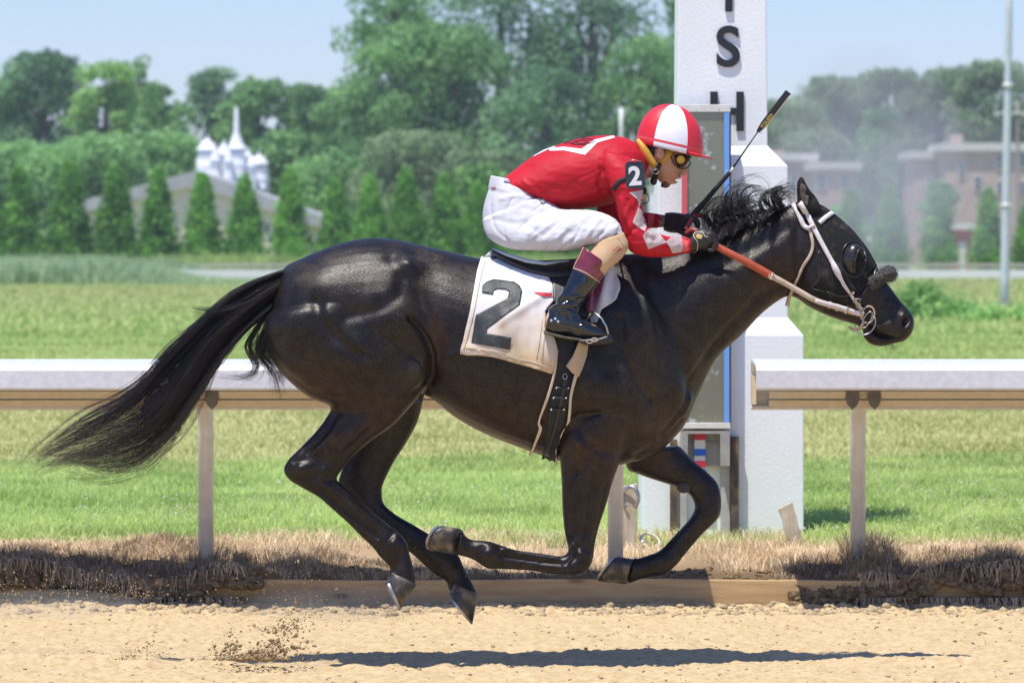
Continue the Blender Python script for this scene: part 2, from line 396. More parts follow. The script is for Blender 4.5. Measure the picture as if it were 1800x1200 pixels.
# green grass band near
x, y = spread_view(160000, 3.9, 13, rs, powr=1.25)
keep = (y > 4.1 + .6 * vn(x * 2, y * 0, 61) + .9 * sstep(-.9, .1, x) * (1 - sstep(1.15, 1.5, x)) * .9 + .25)
keep &= ~((x > .62) & (x < 1.52) & (y > 4.9) & (y < 5.9))
keep |= (rs.rand(len(x)) < .12)
x, y = x[keep], y[keep]
cl = vn(x * 5, y * 5, 63); h = .03 + .055 * rs.rand(len(x)) * (.4 + cl)
V, F = blades(x, y, ground_z(x, y), h, .0045 + .003 * rs.rand(len(x)), .5 + .5 * rs.rand(len(x)), rs)
tag(tris_obj('green_grass', V, F, M['grass'], var=np.repeat(np.clip(.65 * rs.rand(len(x)) + .5 * vn(x * 1.6, y * .9, 64), 0, 1), 3)), kind='stuff')
x, y = spread_view(17000, 4.0, 14, rs, powr=1.2); k = vn(x * 1.2, y * .6, 66) > .45 * rs.rand(len(x)) + .25; x, y = x[k], y[k]
V, F = blades(x, y, ground_z(x, y), .03 + .06 * rs.rand(len(x)), .005, .8, rs)
tag(tris_obj('dry_grass_blades', V, F, M['pale'], var=np.repeat(rs.rand(len(x)), 3)), kind='stuff')
# meadow grass farther out
x, y = spread_view(210000, 12, 62, rs, powr=1.5)
h = (.02 + .045 * rs.rand(len(x))) * (.5 + .9 * vn(x * .7, y * .5, 65))
V, F = blades(x, y, ground_z(x, y), h, (.006 + .008 * rs.rand(len(x))) * (1 + y / 40), .3 + .7 * rs.rand(len(x)), rs)
k = (y < 27 + 9 * (vn(x * .5, y * .3, 67) - .5)) & (y > 13.5 + 4 * (vn(x * .9, y * .5, 68) - .5)); k3 = np.repeat(k, 3); va = rs.rand(len(x)); va = np.repeat(va, 3)
tag(tris_obj('meadow_grass', V, F[~k3], M['meadow'], var=va[~k3]), kind='stuff')
tag(tris_obj('olive_meadow_grass', V, F[k3], M['olive'], var=va[k3]), kind='stuff')
x, y = spread_view(40000, 60, 200, rs, powr=1.3)
h = .04 + .09 * rs.rand(len(x))
V, F = blades(x, y, ground_z(x, y), h, .07, .4, rs)
tag(tris_obj('far_meadow_grass', V, F, M['meadow'], var=np.repeat(rs.rand(len(x)), 3)), kind='stuff')
# straw: sunlit dry grass behind the board
def band(n, x0, x1, y0f, y1f, rs, hmin, hmax, w, lean, clump=4):
    x = rs.uniform(x0, x1, n); u = rs.rand(n); a, b = y0f(x), y1f(x); y = a + (b - a) * u
    k = vn(x * clump, y * clump, 71) > .36; x, y = x[k], y[k]
    h = .72 * (hmin + (hmax - hmin) * rs.rand(len(x)) ** 1.8) * (.4 + vn(x * 3.3, y * 3, 73))
    return (*blades(x, y, ground_z(x, y), h, w * (.6 + .8 * rs.rand(len(x))), lean + .7 * rs.rand(len(x)), rs), len(x))
parts = [band(19000, -1.5, 1.4, lambda x: 3.15 + 0 * x, lambda x: 4.85 - .35 * sstep(-.6, -1.4, x), rs, .03, .12, .004, .5),
         band(9000, -2.8, -1.2, lambda x: 3.5 + 0 * x, lambda x: 4.4 + 0 * x, rs, .02, .08, .004, .5),
         band(9000, 1.1, 2.9, lambda x: 3.35 + 0 * x, lambda x: 4.5 + 0 * x, rs, .02, .08, .004, .5)]
Vs, Fs, n = [], [], 0; cnt = 0
for v, f, c in parts: Vs.append(v); Fs.append(f + n); n += len(v); cnt += c
tag(tris_obj('dry_straw_grass', np.vstack(Vs), np.vstack(Fs), M['straw'], var=np.repeat(rs.rand(cnt), 3)), kind='stuff')
# brown dead clumps that hang over the board
def hanging(n, x0, x1, rs, dens):
    x = rs.uniform(x0, x1, n); k = vn(x * 6, x * 0 + 1, 77) < dens(x); x = x[k]; n = len(x)
    y = CURB_Y - .04 + .16 * rs.rand(n); z = ground_z(x, y) + .01
    L_ = .05 + .12 * rs.rand(n) * vn(x * 9, x * 0, 79); dx = rs.normal(0, .05, n); w = .0022 + .003 * rs.rand(n)
    out = .02 + .05 * rs.rand(n)
    p0 = np.stack([x - w, y, z], 1); p1 = np.stack([x + w, y, z], 1)
    q0 = np.stack([x - w + dx * .5, y - out, z + .012], 1); q1 = np.stack([x + w + dx * .5, y - out, z + .012], 1)
    t_ = np.stack([x + dx, y - out - .015, z - L_], 1)
    V = np.stack([p0, p1, q1, q0, t_], 1).reshape(-1, 3); i = np.arange(n)[:, None] * 5
    F = np.concatenate([i + np.array([0, 1, 2]), i + np.array([0, 2, 3]), i + np.array([3, 2, 4])], 1).reshape(-1, 3)
    return V, F, n
parts = [band(17000, -2.9, -.35, lambda x: 2.93 + 0 * x, lambda x: 3.42 + .15 * sstep(-1, -1.8, x), rs, .03, .10, .004, .6, 6),
         band(9000, 1.2, 2.9, lambda x: 2.93 + 0 * x, lambda x: 3.45 + 0 * x, rs, .03, .09, .004, .6, 6),
         band(1300, 1.54, 1.76, lambda x: 3.05 + 0 * x, lambda x: 3.45 + 0 * x, rs, .06, .22, .004, .4, 1),
         band(1800, -1.5, -1.2, lambda x: 3.05 + 0 * x, lambda x: 3.5 + 0 * x, rs, .06, .16, .004, .4, 1),
         hanging(2400, -2.9, -.6, rs, lambda x: .75 - .35 * sstep(-1.7, -.9, x)), hanging(1400, 1.22, 2.9, rs, lambda x: .62 + 0 * x)]
Vs, Fs, n, cnt = [], [], 0, 0
for v, f, c in parts: Vs.append(v); Fs.append(f + n); n += len(v); cnt += c
tag(tris_obj('dead_brown_grass', np.vstack(Vs), np.vstack(Fs), M['deadgrass'], var=np.repeat(rs.rand(cnt), 3)), kind='stuff')
# crumbly soil and clods that spill over the board left and right
M['soil'] = mat('dark_matted_soil', (.10, .068, .036), .95, (.27, .19, .105), 30, .005, 80, spec=.1)
def soil_z(xlo):
    def f(x, y):
        q = np.clip((CURB_Y + .03 - y) / .07, 0, 1); drop = (.06 + .05 * vn(x * 5, x * 0 + 2, 84)) * q * (1 if xlo > 0 else .5 + .7 * sstep(-1.1, -1.7, x)); return ground_z(x, np.maximum(y, CURB_Y + .06)) - drop - .006
    return f
Va, Fa = rocks(2600, 1.28, 2.9, CURB_Y - .045, CURB_Y + .16, .006, .030, soil_z(1), 21, flat=.7, lift=.0, power=1.6)
Vb, Fb = rocks(3000, -2.9, -1.15, CURB_Y - .045, CURB_Y + .16, .006, .030, soil_z(-1), 22, flat=.7, lift=.0, power=1.6)
Vc, Fc = rocks(500, -1.2, 1.3, CURB_Y + .03, CURB_Y + .35, .004, .018, lambda x, y: ground_z(x, y), 23, flat=.6, lift=.1, power=2)
tag(tris_obj('soil_bank', np.vstack([Va, Vb, Vc]), np.vstack([Fa, Fb + len(Va), Fc + len(Va) + len(Vb)]), M['soil'], smooth=True), kind='stuff')
# clover flowers
x, y = spread_view(1500, 4.4, 12, rs, powr=1.1); k = (vn(x * 1.1, y * .8, 91) > .45) | ((y > 8.3) & (y < 10)); x, y = x[k], y[k]; x, y = x[:620], y[:620]
bv, bf = ball((0, 0, 0), (1, 1, .8), 6, 5); bv = np.array(bv); tri = []
for f in bf: tri += [(f[0], f[1], f[2])] + ([(f[0], f[2], f[3])] if len(f) == 4 else [])
tri = np.array(tri); VV, FF = [], []; z = ground_z(x, y)
for i in range(len(x)):
    s = .003 + .0045 * rs.rand(); VV.append(bv * s + np.array([x[i], y[i], z[i] + .03 + .03 * rs.rand()])); FF.append(tri + i * len(bv))
tag(tris_obj('clover_flowers', np.vstack(VV), np.vstack(FF), M['clover'], smooth=True), kind='stuff')

# ------------------------------------------------------------------ running rails
RL = 2.46
def rail(x0, x1, posts, label, name='running_rail'):
    t = empty(name, ((x0 + x1) / 2, 3.3, .2), label, 'rail', 'white rails along the track')
    prof = [(RL + .005, 1.020), (RL, 1.03), (RL + .004, 1.108), (RL + .03, 1.132), (RL + .42, 1.150), (RL + .50, 1.14), (RL + .53, 1.10), (RL + .53, .925), (RL + .50, .915), (RL + .47, .925),
            (RL + .475, .935), (RL + .515, .94), (RL + .515, 1.09), (RL + .49, 1.125), (RL + .42, 1.135), (RL + .035, 1.118), (RL + .016, 1.10), (RL + .014, 1.035)]
    prof = [(a_, b_ - .012) for a_, b_ in prof]
    n = len(prof); V = [(x, p[0], p[1]) for x in (x0, x1) for p in prof]
    F = [(k, (k + 1) % n, n + (k + 1) % n, n + k) for k in range(n)] + [tuple(range(n))[::-1], tuple(range(n, 2 * n))]
    c = obj('rail_cover', V, F, M['alu'], t, smooth=False)
    V, F = merge([box(x0 + .08, x1 - .08, RL + .455, RL + .513, .918, .948), box(x0 + .08, x1 - .08, RL + .40, RL + .45, .958, .99)])
    obj('under_beam', V, F, M['alu_beam'], t, smooth=False)
    for s_, e_ in ((x0, 1), (x1, -1)):
        V, F = box(s_ + min(0, e_ * .022) + .001, s_ + max(0, e_ * .022) - .001, RL + .43, RL + .514, .93, 1.06); obj('end_plate', V, F, M['alu_beam'], t, smooth=False)
    for px_ in posts:
        Y = 3.22; xx = (px_ - 900) * (CAMD + Y) / FPX
        V, F = tube([(xx, Y, .05), (xx, Y, .80), (xx, Y - .05, .88), (xx, RL + .62, .97), (xx, RL + .42, 1.03)], [.036, .036, .036, .034, .03], 20)
        p = obj('post', V, F, M['galv'], t)
        for sg in (-1, 1):
            V = [(xx + sg * (.046 + .034 * u), RL + .385 + .010 * u, .955 + .045 * w) for u, w in ((-.75, .9), (.95, .9), (1.05, .1), (.8, -.55), (.15, -1.05), (-.5, -.6), (-.85, .1))]
            V += [(v[0], v[1] + .008, v[2]) for v in V]
            F = [tuple(range(7)), tuple(range(7, 14))[::-1]] + [(k, k + 7, (k + 1) % 7 + 7, (k + 1) % 7) for k in range(7)]
            obj('bracket', V, F, M['dark_steel'], t, smooth=False)
    return t
rail((-300 - 900) * 22.6 / FPX - 6, (1172 - 900) * 22.44 / FPX, [362 - 1520, 362 - 760, 362, 1082], 'long white aluminium rail on the left, running behind the horse')
rail((1329 - 900) * 22.48 / FPX, 9.5, [1508, 1508 + 760, 1508 + 1520], 'white aluminium rail on the right with its open end by the pillar')

# ------------------------------------------------------------------ finish pillar
PY = 4.95                                         # its front face
pil = empty('finish_pillar', (0.99 * 1.055, PY + .42, .2), 'stepped white stucco pillar with black letters behind the rail gap', 'pillar')
cx = (1271 - 900) * (CAMD + PY) / FPX
def zz(py, y=PY): return CAMH - (py - HZ) * (CAMD + y) / FPX
def stepped(levels, cx, cy):
    V, F = [], []
    for z, hw in levels: f_ = cy - levels[0][1] + (levels[0][1] - hw) * .45; V += [(cx - hw, f_, z), (cx + hw, f_, z), (cx + hw, cy + hw, z), (cx - hw, cy + hw, z)]
    for i in range(len(levels) - 1):
        for k in range(4): F.append((i * 4 + k, i * 4 + (k + 1) % 4, (i + 1) * 4 + (k + 1) % 4, (i + 1) * 4 + k))
    F += [(3, 2, 1, 0), tuple(len(levels) * 4 - 4 + k for k in range(4))]
    return V, F
w1, w2, w3 = .402, .325, .226
cyp = PY + w1
V, F = stepped([(.05, w1), (zz(590), w1), (zz(558), w2), (zz(292), w2), (zz(256), w3), (4.3, w3 * .93)], cx, cyp)
bevelled(obj('shaft', V, F, M['white_paint'], pil, smooth=False), .006)
SF = PY + (w1 - w3 * .985) * .45                                     # front face of the shaft
def letter(ch, px, pyc, hpx, y, m, parent, depth=.02, wscale=1.0, name='letter', stroke=None):
    cu = bpy.data.curves.new('t', 'FONT'); cu.body = ch; cu.size = 1; cu.align_x = 'CENTER'; cu.extrude = .01; cu.offset = .02 if stroke is None else stroke
    o = bpy.data.objects.new('t', cu); COL.objects.link(o); dg = bpy.context.evaluated_depsgraph_get(); me = bpy.data.meshes.new_from_object(o.evaluated_get(dg))
    bpy.data.objects.remove(o)
    co = np.array([v.co[:] for v in me.vertices]); F = [tuple(p.vertices) for p in me.polygons]; bpy.data.meshes.remove(me)
    co[:, 0] -= (co[:, 0].max() + co[:, 0].min()) / 2; co[:, 1] -= (co[:, 1].max() + co[:, 1].min()) / 2
    k = S(hpx, y) / (co[:, 1].max() - co[:, 1].min()); c = P(px, pyc, y)
    V = np.stack([c.x + co[:, 0] * k * wscale, y - co[:, 2] / .01 * depth / 2, c.z + co[:, 1] * k], 1)
    return obj(name, V, F, m, parent, smooth=False)
for ch, px, pc, hp, ws in (('I', 1281, -12, 66, 1), ('S', 1280, 82, 73, .98), ('H', 1278, 196, 69, 1.0)):
    letter(ch, px, pc, hp, SF - .009, M['letter'], pil, .010, ws)

# mirror of the photo-finish, fixed on the track side of the pillar
MY = PY - .10
def mirror_mat():
    m = bpy.data.materials.new('mirror_painted_reflection'); m.use_nodes = True; t = m.node_tree; N, L = t.nodes, t.links; b = N['Principled BSDF']
    tc = N.new('ShaderNodeTexCoord'); n = N.new('ShaderNodeTexNoise'); n.inputs['Scale'].default_value = 16; n.inputs['Detail'].default_value = 6; L.new(tc.outputs['Object'], n.inputs['Vector'])
    r = N.new('ShaderNodeValToRGB'); r.color_ramp.elements[0].position = .60; r.color_ramp.elements[1].position = .68; r.color_ramp.elements[0].color = (.24, .245, .19, 1); r.color_ramp.elements[1].color = (.5, .53, .52, 1)  # grey-green reflection with pale specks painted into the colour of the dirty glass
    L.new(n.outputs[0], r.inputs[0]); L.new(r.outputs[0], b.inputs['Base Color'])
    b.inputs['Metallic'].default_value = .35; b.inputs['Roughness'].default_value = .12
    return m
mr = empty('finish_mirror', P(1241, 752, MY), 'tall narrow spotted mirror panel framed red and blue on the pillar', 'mirror')
def slab(px0, px1, py0, py1, y0, y1):
    a, b = P(px0, py0, y0), P(px1, py1, y0); return box(a.x, b.x, y0, y1, b.z, a.z)
V, F = slab(1207, 1275, 192, 746, MY + .012, MY + .05); bevelled(obj('mirror_glass', V, F, mirror_mat(), mr, smooth=False), .001)
for a_ in ((1198, 1284, 184, 197, MY, MY + .075), (1198, 1284, 743, 753, MY - .01, MY + .075)): bevelled(obj('frame', *slab(*a_), M['galv'], mr, smooth=False), .002)
V, F = slab(1199, 1208, 198, 742, MY - .002, MY + .07); obj('red_strip', V, F, M['redpaint'], mr, smooth=False)
V, F = slab(1273, 1282, 198, 742, MY - .002, MY + .07); obj('blue_strip', V, F, M['bluepaint'], mr, smooth=False)
obj('housing', *slab(1201, 1285, 188, 750, MY + .052, PY - .002), M['dark_steel'], mr, smooth=False)
for a_ in ([(1202 + i * 20, 1204.5 + i * 20, 189, 191.5, MY - .004, MY) for i in (1, 3)] + [(1202, 1204.5, 300 + i * 120, 302.5 + i * 120, MY - .006, MY) for i in range(3)] + [(1276, 1278.5, 300 + i * 120, 302.5 + i * 120, MY - .006, MY) for i in range(3)]): obj('screw', *slab(*a_), M['tapewhite'], mr, smooth=False)

bx = empty('gauge_box', P(1241, 820, MY), 'grey steel box under the mirror with a red white and blue striped gauge', 'steel box')
M['boxgrey'] = mat('dull_grey_steel', (.30, .29, .27), .6, (.38, .36, .33), 12)
V, F = merge([slab(1200, 1283, 757, 819, MY + .06, MY + .09), slab(1200, 1209, 757, 819, MY - .01, MY + .06), slab(1266, 1283, 757, 819, MY - .01, MY + .06), slab(1209, 1266, 757, 762, MY - .01, MY + .06), slab(1209, 1266, 777, 779, MY + .05, MY + .06)])
obj('box_panel', V, F, M['boxgrey'], bx, smooth=False)
g = obj('gauge', *slab(1220.5, 1240, 760, 832, MY + .03, MY + .045), M['tapewhite'], bx, smooth=False)
for a, b, mm in ((761, 773, 'tapered'), (789, 801, 'tapeblue'), (810, 821, 'tapered'), (824, 831, 'tapeblue')):
    o = obj('stripe', *slab(1220, 1240.5, a, b, MY + .026, MY + .033), M[mm], bx, smooth=False)
def post_(name, px0, px1, py0, y, m, label, cat='post', w=.05, group=None):
    a, b = P(px0, py0, y), P(px1, py0, y)
    V, F = merge([box(a.x, b.x, y, y + .012, .1, a.z), box(a.x, a.x + .012, y + .012, y + w, .1, a.z), box(b.x - .012, b.x, y + .012, y + w, .1, a.z)])
    return tag(obj(name, V, F, m, smooth=False), label, cat, group)
post_('channel_post', 1284.5, 1299, 767, MY + .04, M['rust'], 'rusty brown steel channel post right of the gauge box')
post_('channel_post', 1178, 1190, 772, MY + .06, M['rust'], 'rusty steel channel post left of the gauge box, behind the foreleg')
post_('grey_post', 1267, 1283, 819.5, MY + .06, M['greypost'], 'pale grey wooden post directly below the gauge box')
post_('grey_post', 1196, 1207, 754, MY + .03, M['greypost'], 'thin grey post at the left edge of the gauge box')

# stakes, small board, horseshoes
def stake(px_bot, px_top, py_bot, py_top, wpx, y, label, rot=0):
    a, b = P(px_bot, py_bot, y), P(px_top, py_top, y); ax = (b - a).normalized(); s = Vector((ax.z, 0, -ax.x)); hw = S(wpx, y) / 2
    V, F = [], []
    for i in range(9):
        c = a.lerp(b, i / 8); j = .003 * sin(i * 2.3)
        for sx, sy in ((-1, 0), (1, 0), (1, 1), (-1, 1)): V.append(c + s * (hw * sx + j) + Vector((0, sy * .04 + .002 * sin(i), (.008 * sx if i == 8 else 0))))
    for i in range(8):
        for k in range(4): F.append((i * 4 + k, i * 4 + (k + 1) % 4, i * 4 + 4 + (k + 1) % 4, i * 4 + 4 + k))
    F += [(3, 2, 1, 0), (32, 33, 34, 35)]
    return bevelled(tag(obj('wooden_stake', V, F, M['oldwood'], smooth=False), label, 'stake'), .003)
stake(1408, 1381, 985, 888, 26, 3.95, 'short weathered wooden stake leaning in front of the pillar')
stake(1105, 1108, 985, 852, 26, 3.9, 'upright pale wooden stake beside the middle rail post with a horseshoe on it')
plank('low_board', (1205 - 900) * 24 / FPX, (1372 - 900) * 24 / FPX, 3.98, 4.02, .12, .222, M['oldwood'], 'low weathered board lying in straw at the foot of the pillar', 'board', .002)
def shoe_pts(c, r, ax, up, a0=-.35 * pi, a1=1.35 * pi, n=22, sx=.82):
    return [c + ax * (cos(a0 + (a1 - a0) * i / (n - 1)) * r * sx) + up * (sin(a0 + (a1 - a0) * i / (n - 1)) * r) for i in range(n)]
V, F = tube(shoe_pts(P(1108, 874, 3.88), .052, Vector((.9, -.35, 0)), Vector((0, 0, 1))), .009, 8, flat=.5)
tag(obj('horseshoe', V, F, M['iron']), 'worn horseshoe hanging on the pale wooden stake', 'horseshoe')
hs = P(1143, 957, 3.95); hs.z = float(ground_z(hs.x, 3.95)) + .035
V, F = tube(shoe_pts(hs, .055, Vector((1, 0, -.2)), Vector((0, .85, .5))), .009, 8, flat=.5)
tag(obj('horseshoe', V, F, M['tapewhite']), 'pale horseshoe lying in the straw below the pillar', 'horseshoe')
# ------------------------------------------------------------------ background vegetation
def leaf_quads(c, nrm, size, rs):
    """diamond leaf clumps"""
    n = len(c); d = nrm + rs.normal(0, .8, (n, 3)); d /= np.linalg.norm(d, axis=1, keepdims=True)
    r = rs.normal(0, 1, (n, 3)); a = np.cross(d, r); a /= np.linalg.norm(a, axis=1, keepdims=True); b = np.cross(d, a)
    s = size[:, None]; V = np.stack([c - a * s, c - b * s * .55, c + a * s, c + b * s * .55], 1).reshape(-1, 3)
    i = np.arange(n)[:, None] * 4
    return V, np.concatenate([i + np.array([0, 1, 2]), i + np.array([0, 2, 3])], 1).reshape(-1, 3)
def crown(blobs, per, size, rs, inner=.25):
    """blobs: list of (x,y,z,rx,ry,rz)"""
    C, Nn, vr = [], [], []
    for b in blobs:
        n = int(per * (b[3] * b[5])); d = rs.normal(0, 1, (n, 3)); d /= np.linalg.norm(d, axis=1, keepdims=True)
        r = (1 - inner * rs.rand(n) ** 1.2) * (1 + .16 * np.sin(d[:, 0] * 5 + b[0] * 3) * np.sin(d[:, 2] * 6 + b[2] * 2))
        p = np.array(b[:3]) + d * r[:, None] * np.array(b[3:6]); C.append(p); Nn.append(d); vr.append(np.clip(.35 + rs.rand() * .3 + rs.normal(0, .16, n), 0, 1))
    C = np.vstack(C); Nn = np.vstack(Nn); vr = np.concatenate(vr)
    V, F = leaf_quads(C, Nn, size * (.6 + .8 * rs.rand(len(C))), rs)
    return V, F, np.repeat(vr, 2)
def trunk_mesh(h, r, rs, limbs, lean=0.0):
    parts = [tube([(0, 0, -1), (lean * .3 * h, 0, h * .35), (lean * h * .7, .1, h * .7), (lean * h, 0, h)], [r * 1.25, r, r * .7, r * .3], 10)]
    for (hz_, tx, ty, tz, rr) in limbs:
        s = Vector((lean * hz_, 0, hz_)); e = Vector((tx, ty, tz)); m_ = s.lerp(e, .5) + Vector((0, 0, -.06 * (e - s).length))
        parts.append(tube([s, m_, e], [rr, rr * .7, rr * .25], 7))
        for q in range(2):
            e2 = m_.lerp(e, .3 + .4 * q) ; t2 = e2 + Vector((rs.normal(0, .5), rs.normal(0, .5), .3 + .3 * rs.rand())); parts.append(tube([e2, e2.lerp(t2, .5) + Vector((0, 0, .1)), t2], [rr * .4, rr * .28, rr * .1], 5))
    return merge(parts)
M['bark'] = mat('grey_brown_bark', (.10, .08, .065), .9, (.17, .145, .12), 3)
LEAF = {
    'dark': leaf_mat('dark_blue_green_leaves', (.035, .12, .06), (.28, .50, .24), nscale=.16),
    'mid': leaf_mat('mid_green_leaves', (.045, .16, .05), (.34, .60, .22), nscale=.16),
    'light': leaf_mat('light_green_leaves', (.09, .26, .055), (.46, .72, .24), nscale=.18),
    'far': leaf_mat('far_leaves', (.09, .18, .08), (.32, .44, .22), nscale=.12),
}
def make_tree(name, px, top, base_y, wpx, Y, kind, label, seed, group='deciduous trees beyond the field', open_=0.0, leaf=None, skirt=True, dense=1.0):
    """outline given by its top (py), width (px) at depth Y. open_: share of gaps"""
    rs = np.random.RandomState(seed); k = (CAMD + Y) / FPX; x = (px - 900) * k
    zt = CAMH + (HZ - top) * k; R = wpx * k / 2; H = zt - .2
    root = empty(name, (x, Y, .2), label, 'tree', group)
    blobs = []; nb = int((26 + 30 * dense) * (1 if open_ == 0 else 1.3 if open_ < .3 else .95))
    for i in range(nb):
        f = rs.rand() ** .8                        # height fraction
        z = H * (.16 if skirt else .34) + f * H * (.84 if skirt else .66); prof = math.sqrt(max(.04, 1 - abs((z / H - .48) / .56) ** 2.4)) 
        a = rs.rand() * 6.28; rad = R * prof * (.35 + .65 * rs.rand() ** .5) * .82
        br = R * (.20 + .20 * rs.rand()) * (1 - .45 * open_) * (.75 + .4 * prof)
        z = min(z, H - br * .75)
        blobs.append((rad * cos(a), rad * sin(a) * .6, z, br * 1.15, br, br * .85))
    blobs.append((rs.normal(0, .1) * R, 0, H - R * .22, R * .30, R * .3, R * .22))
    lf = leaf or max(.17, 7.5 * k * .55); per = 6.2 / (lf * lf) * (.95 - .9 * min(open_, .5))
    V, F, v = crown(blobs, per, lf, rs, .35)
    limbs = [(H * (.2 + .5 * rs.rand()), b[0] * .8, b[1] * .8, b[2] - .1 * H * (b[2] > .7 * H), R * .035 + .04) for b in blobs[:12]]
    tv, tf = trunk_mesh(H * .9, R * .07 + .12, rs, limbs)
    tr = obj('trunk', [(a + x, b + Y, c + .2) for a, b, c in tv], tf, M['bark'], root)
    cr = tris_obj('crown', V + np.array([x, Y, .2]), F, LEAF[kind], root, var=v)
    return root, cr, tr
# left wood
T = [  # px, top, width, Y, kind, open, label
    (-60, 150, 240, 330, 'mid', 0, 'broad green tree at the far left edge of the wood'),
    (75, 92, 190, 325, 'dark', .05, 'tall dark blue-green tree with a rounded crown, above the first hedge conifers'),
    (30, 250, 200, 300, 'mid', 0, 'lower green tree in front of the tall dark tree'),
    (185, 108, 135, 318, 'light', 0, 'bright green tree just right of the tall dark tree'),
    (245, 96, 120, 322, 'light', 0, 'bright green tree with the pointed top at the middle of the left wood'),
    (285, 150, 110, 312, 'mid', 0, 'green tree whose crown slopes down to the gap in the treeline'),
    (150, 240, 230, 296, 'mid', 0, 'bushy mid-green tree left of the gabled building'),
    (300, 236, 150, 300, 'mid', 0, 'shaded green tree behind the left roof slope of the gabled building'),
    (375, 118, 120, 335, 'dark', .08, 'feathery dark tree directly above the white turrets'),
    (455, 140, 170, 325, 'mid', 0, 'green tree right of the white turrets spire'),
    (545, 150, 170, 330, 'mid', 0, 'green tree between the turrets and the big poplar group'),
    (505, 230, 160, 305, 'mid', 0, 'low green tree behind the right roof slope of the gabled building'),
    (620, 150, 170, 325, 'mid', 0, 'green tree at the left foot of the big open-crowned tree'),
    (600, 270, 190, 300, 'mid', 0, 'low bushy tree behind the hedge, left of the rump'),
    (720, 40, 260, 300, 'mid', .35, 'large open-crowned tree, the left one of the tall pair, leaning out to the left'),
    (690, -40, 200, 306, 'mid', .3, 'tall tree top reaching the upper edge above the big open crown'),
    (880, -60, 300, 305, 'dark', .55, 'tall dark tree with sky gaps, above the rider'),
    (800, 40, 240, 300, 'mid', .5, 'tall tree with a forked trunk showing through its leaves'),
    (1040, -70, 300, 308, 'dark', .5, 'tall dark tree with bright sky gaps, left of the pillar'),
    (1130, 60, 190, 296, 'mid', .35, 'green tree just left of the pillar and helmet'),
    (960, 120, 240, 296, 'dark', .4, 'dark tree low behind the rider'),
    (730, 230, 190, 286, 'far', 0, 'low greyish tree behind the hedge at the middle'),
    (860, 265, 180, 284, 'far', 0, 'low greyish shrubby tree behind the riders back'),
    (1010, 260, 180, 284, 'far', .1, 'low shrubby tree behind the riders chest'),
    (845, 288, 110, 250, 'light', 0, 'small light green tree just behind the hedge, left of the riders breeches'),
    (1225, -20, 200, 312, 'dark', .3, 'dark tree hidden mostly by the pillar')]
for i, (px, top, w, Y, kd, op, lab) in enumerate(T):
    make_tree('deciduous_tree', px, top, 460, w, Y, kd, lab, 100 + i, open_=op, skirt=op < .3)
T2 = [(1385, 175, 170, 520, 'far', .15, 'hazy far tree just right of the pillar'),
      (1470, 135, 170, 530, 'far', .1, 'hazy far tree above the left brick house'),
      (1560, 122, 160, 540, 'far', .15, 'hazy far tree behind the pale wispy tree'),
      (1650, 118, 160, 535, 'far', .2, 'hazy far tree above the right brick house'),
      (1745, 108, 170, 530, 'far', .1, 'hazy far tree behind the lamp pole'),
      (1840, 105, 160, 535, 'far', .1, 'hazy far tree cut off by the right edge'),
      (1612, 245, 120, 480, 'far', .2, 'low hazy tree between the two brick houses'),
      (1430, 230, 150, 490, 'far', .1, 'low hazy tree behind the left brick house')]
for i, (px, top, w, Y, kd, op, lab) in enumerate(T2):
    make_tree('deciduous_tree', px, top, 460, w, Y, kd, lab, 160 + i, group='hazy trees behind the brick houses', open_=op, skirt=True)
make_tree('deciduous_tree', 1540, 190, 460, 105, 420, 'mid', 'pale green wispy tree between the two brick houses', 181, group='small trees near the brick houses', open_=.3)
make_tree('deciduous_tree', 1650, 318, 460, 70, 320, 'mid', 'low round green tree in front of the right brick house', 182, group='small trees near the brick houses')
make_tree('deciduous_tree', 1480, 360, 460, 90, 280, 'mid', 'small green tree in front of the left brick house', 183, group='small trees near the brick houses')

# hedge conifers: three built, the rest copied
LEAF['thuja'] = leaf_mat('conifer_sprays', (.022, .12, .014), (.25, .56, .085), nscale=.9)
def conifer(seed, H=4.5, R=1.05):
    rs = np.random.RandomState(seed); C, Nn, vr = [], [], []
    for i in range(300):
        f = rs.rand() ** 1.25; a = rs.rand() * 6.28; z = .1 + f * (H - .25); rr = R * ((1 - f) ** .8) * (.8 + .25 * sin(a * 3 + seed + f * 9)) * (.6 + .42 * min(1, z / .5)) + .05
        c = np.array([rr * .82 * cos(a), rr * .82 * sin(a), z]); n = 34; s = .12 + .13 * (1 - f)
        d = rs.normal(0, 1, (n, 3)) * s * np.array([.8, .8, 1.25]); C.append(c + d); Nn.append(np.tile([cos(a), sin(a), .35], (n, 1)) + 0 * d); vr.append(np.clip(rs.rand() * .7 + rs.rand(n) * .4 - .1, 0, 1))
    C = np.vstack(C); Nn = np.vstack(Nn); V, F = leaf_quads(C, Nn, .05 + .07 * rs.rand(len(C)), rs)
    k = V[:, 2] > .02
    tv, tf = tube([(0, 0, -.5), (0, 0, H * .5), (0, 0, H * .93)], [.09, .06, .015], 7)
    root = empty('hedge_conifer', (0, 0, 0)); tag(root, 'x', 'conifer', 'conical conifers in the long hedge row')
    tris_obj('crown', V, F, LEAF['thuja'], root, var=np.repeat(np.concatenate(vr), 2)); obj('trunk', tv, tf, M['bark'], root)
    return root
protos = [conifer(s) for s in (1, 2, 3)]; used = [False] * 3
def copy_thing(o):
    c = o.copy(); COL.objects.link(c)
    for ch in list(o.children):
        d = ch.copy(); COL.objects.link(d); d.parent = c; d.matrix_parent_inverse = Matrix()
    return c
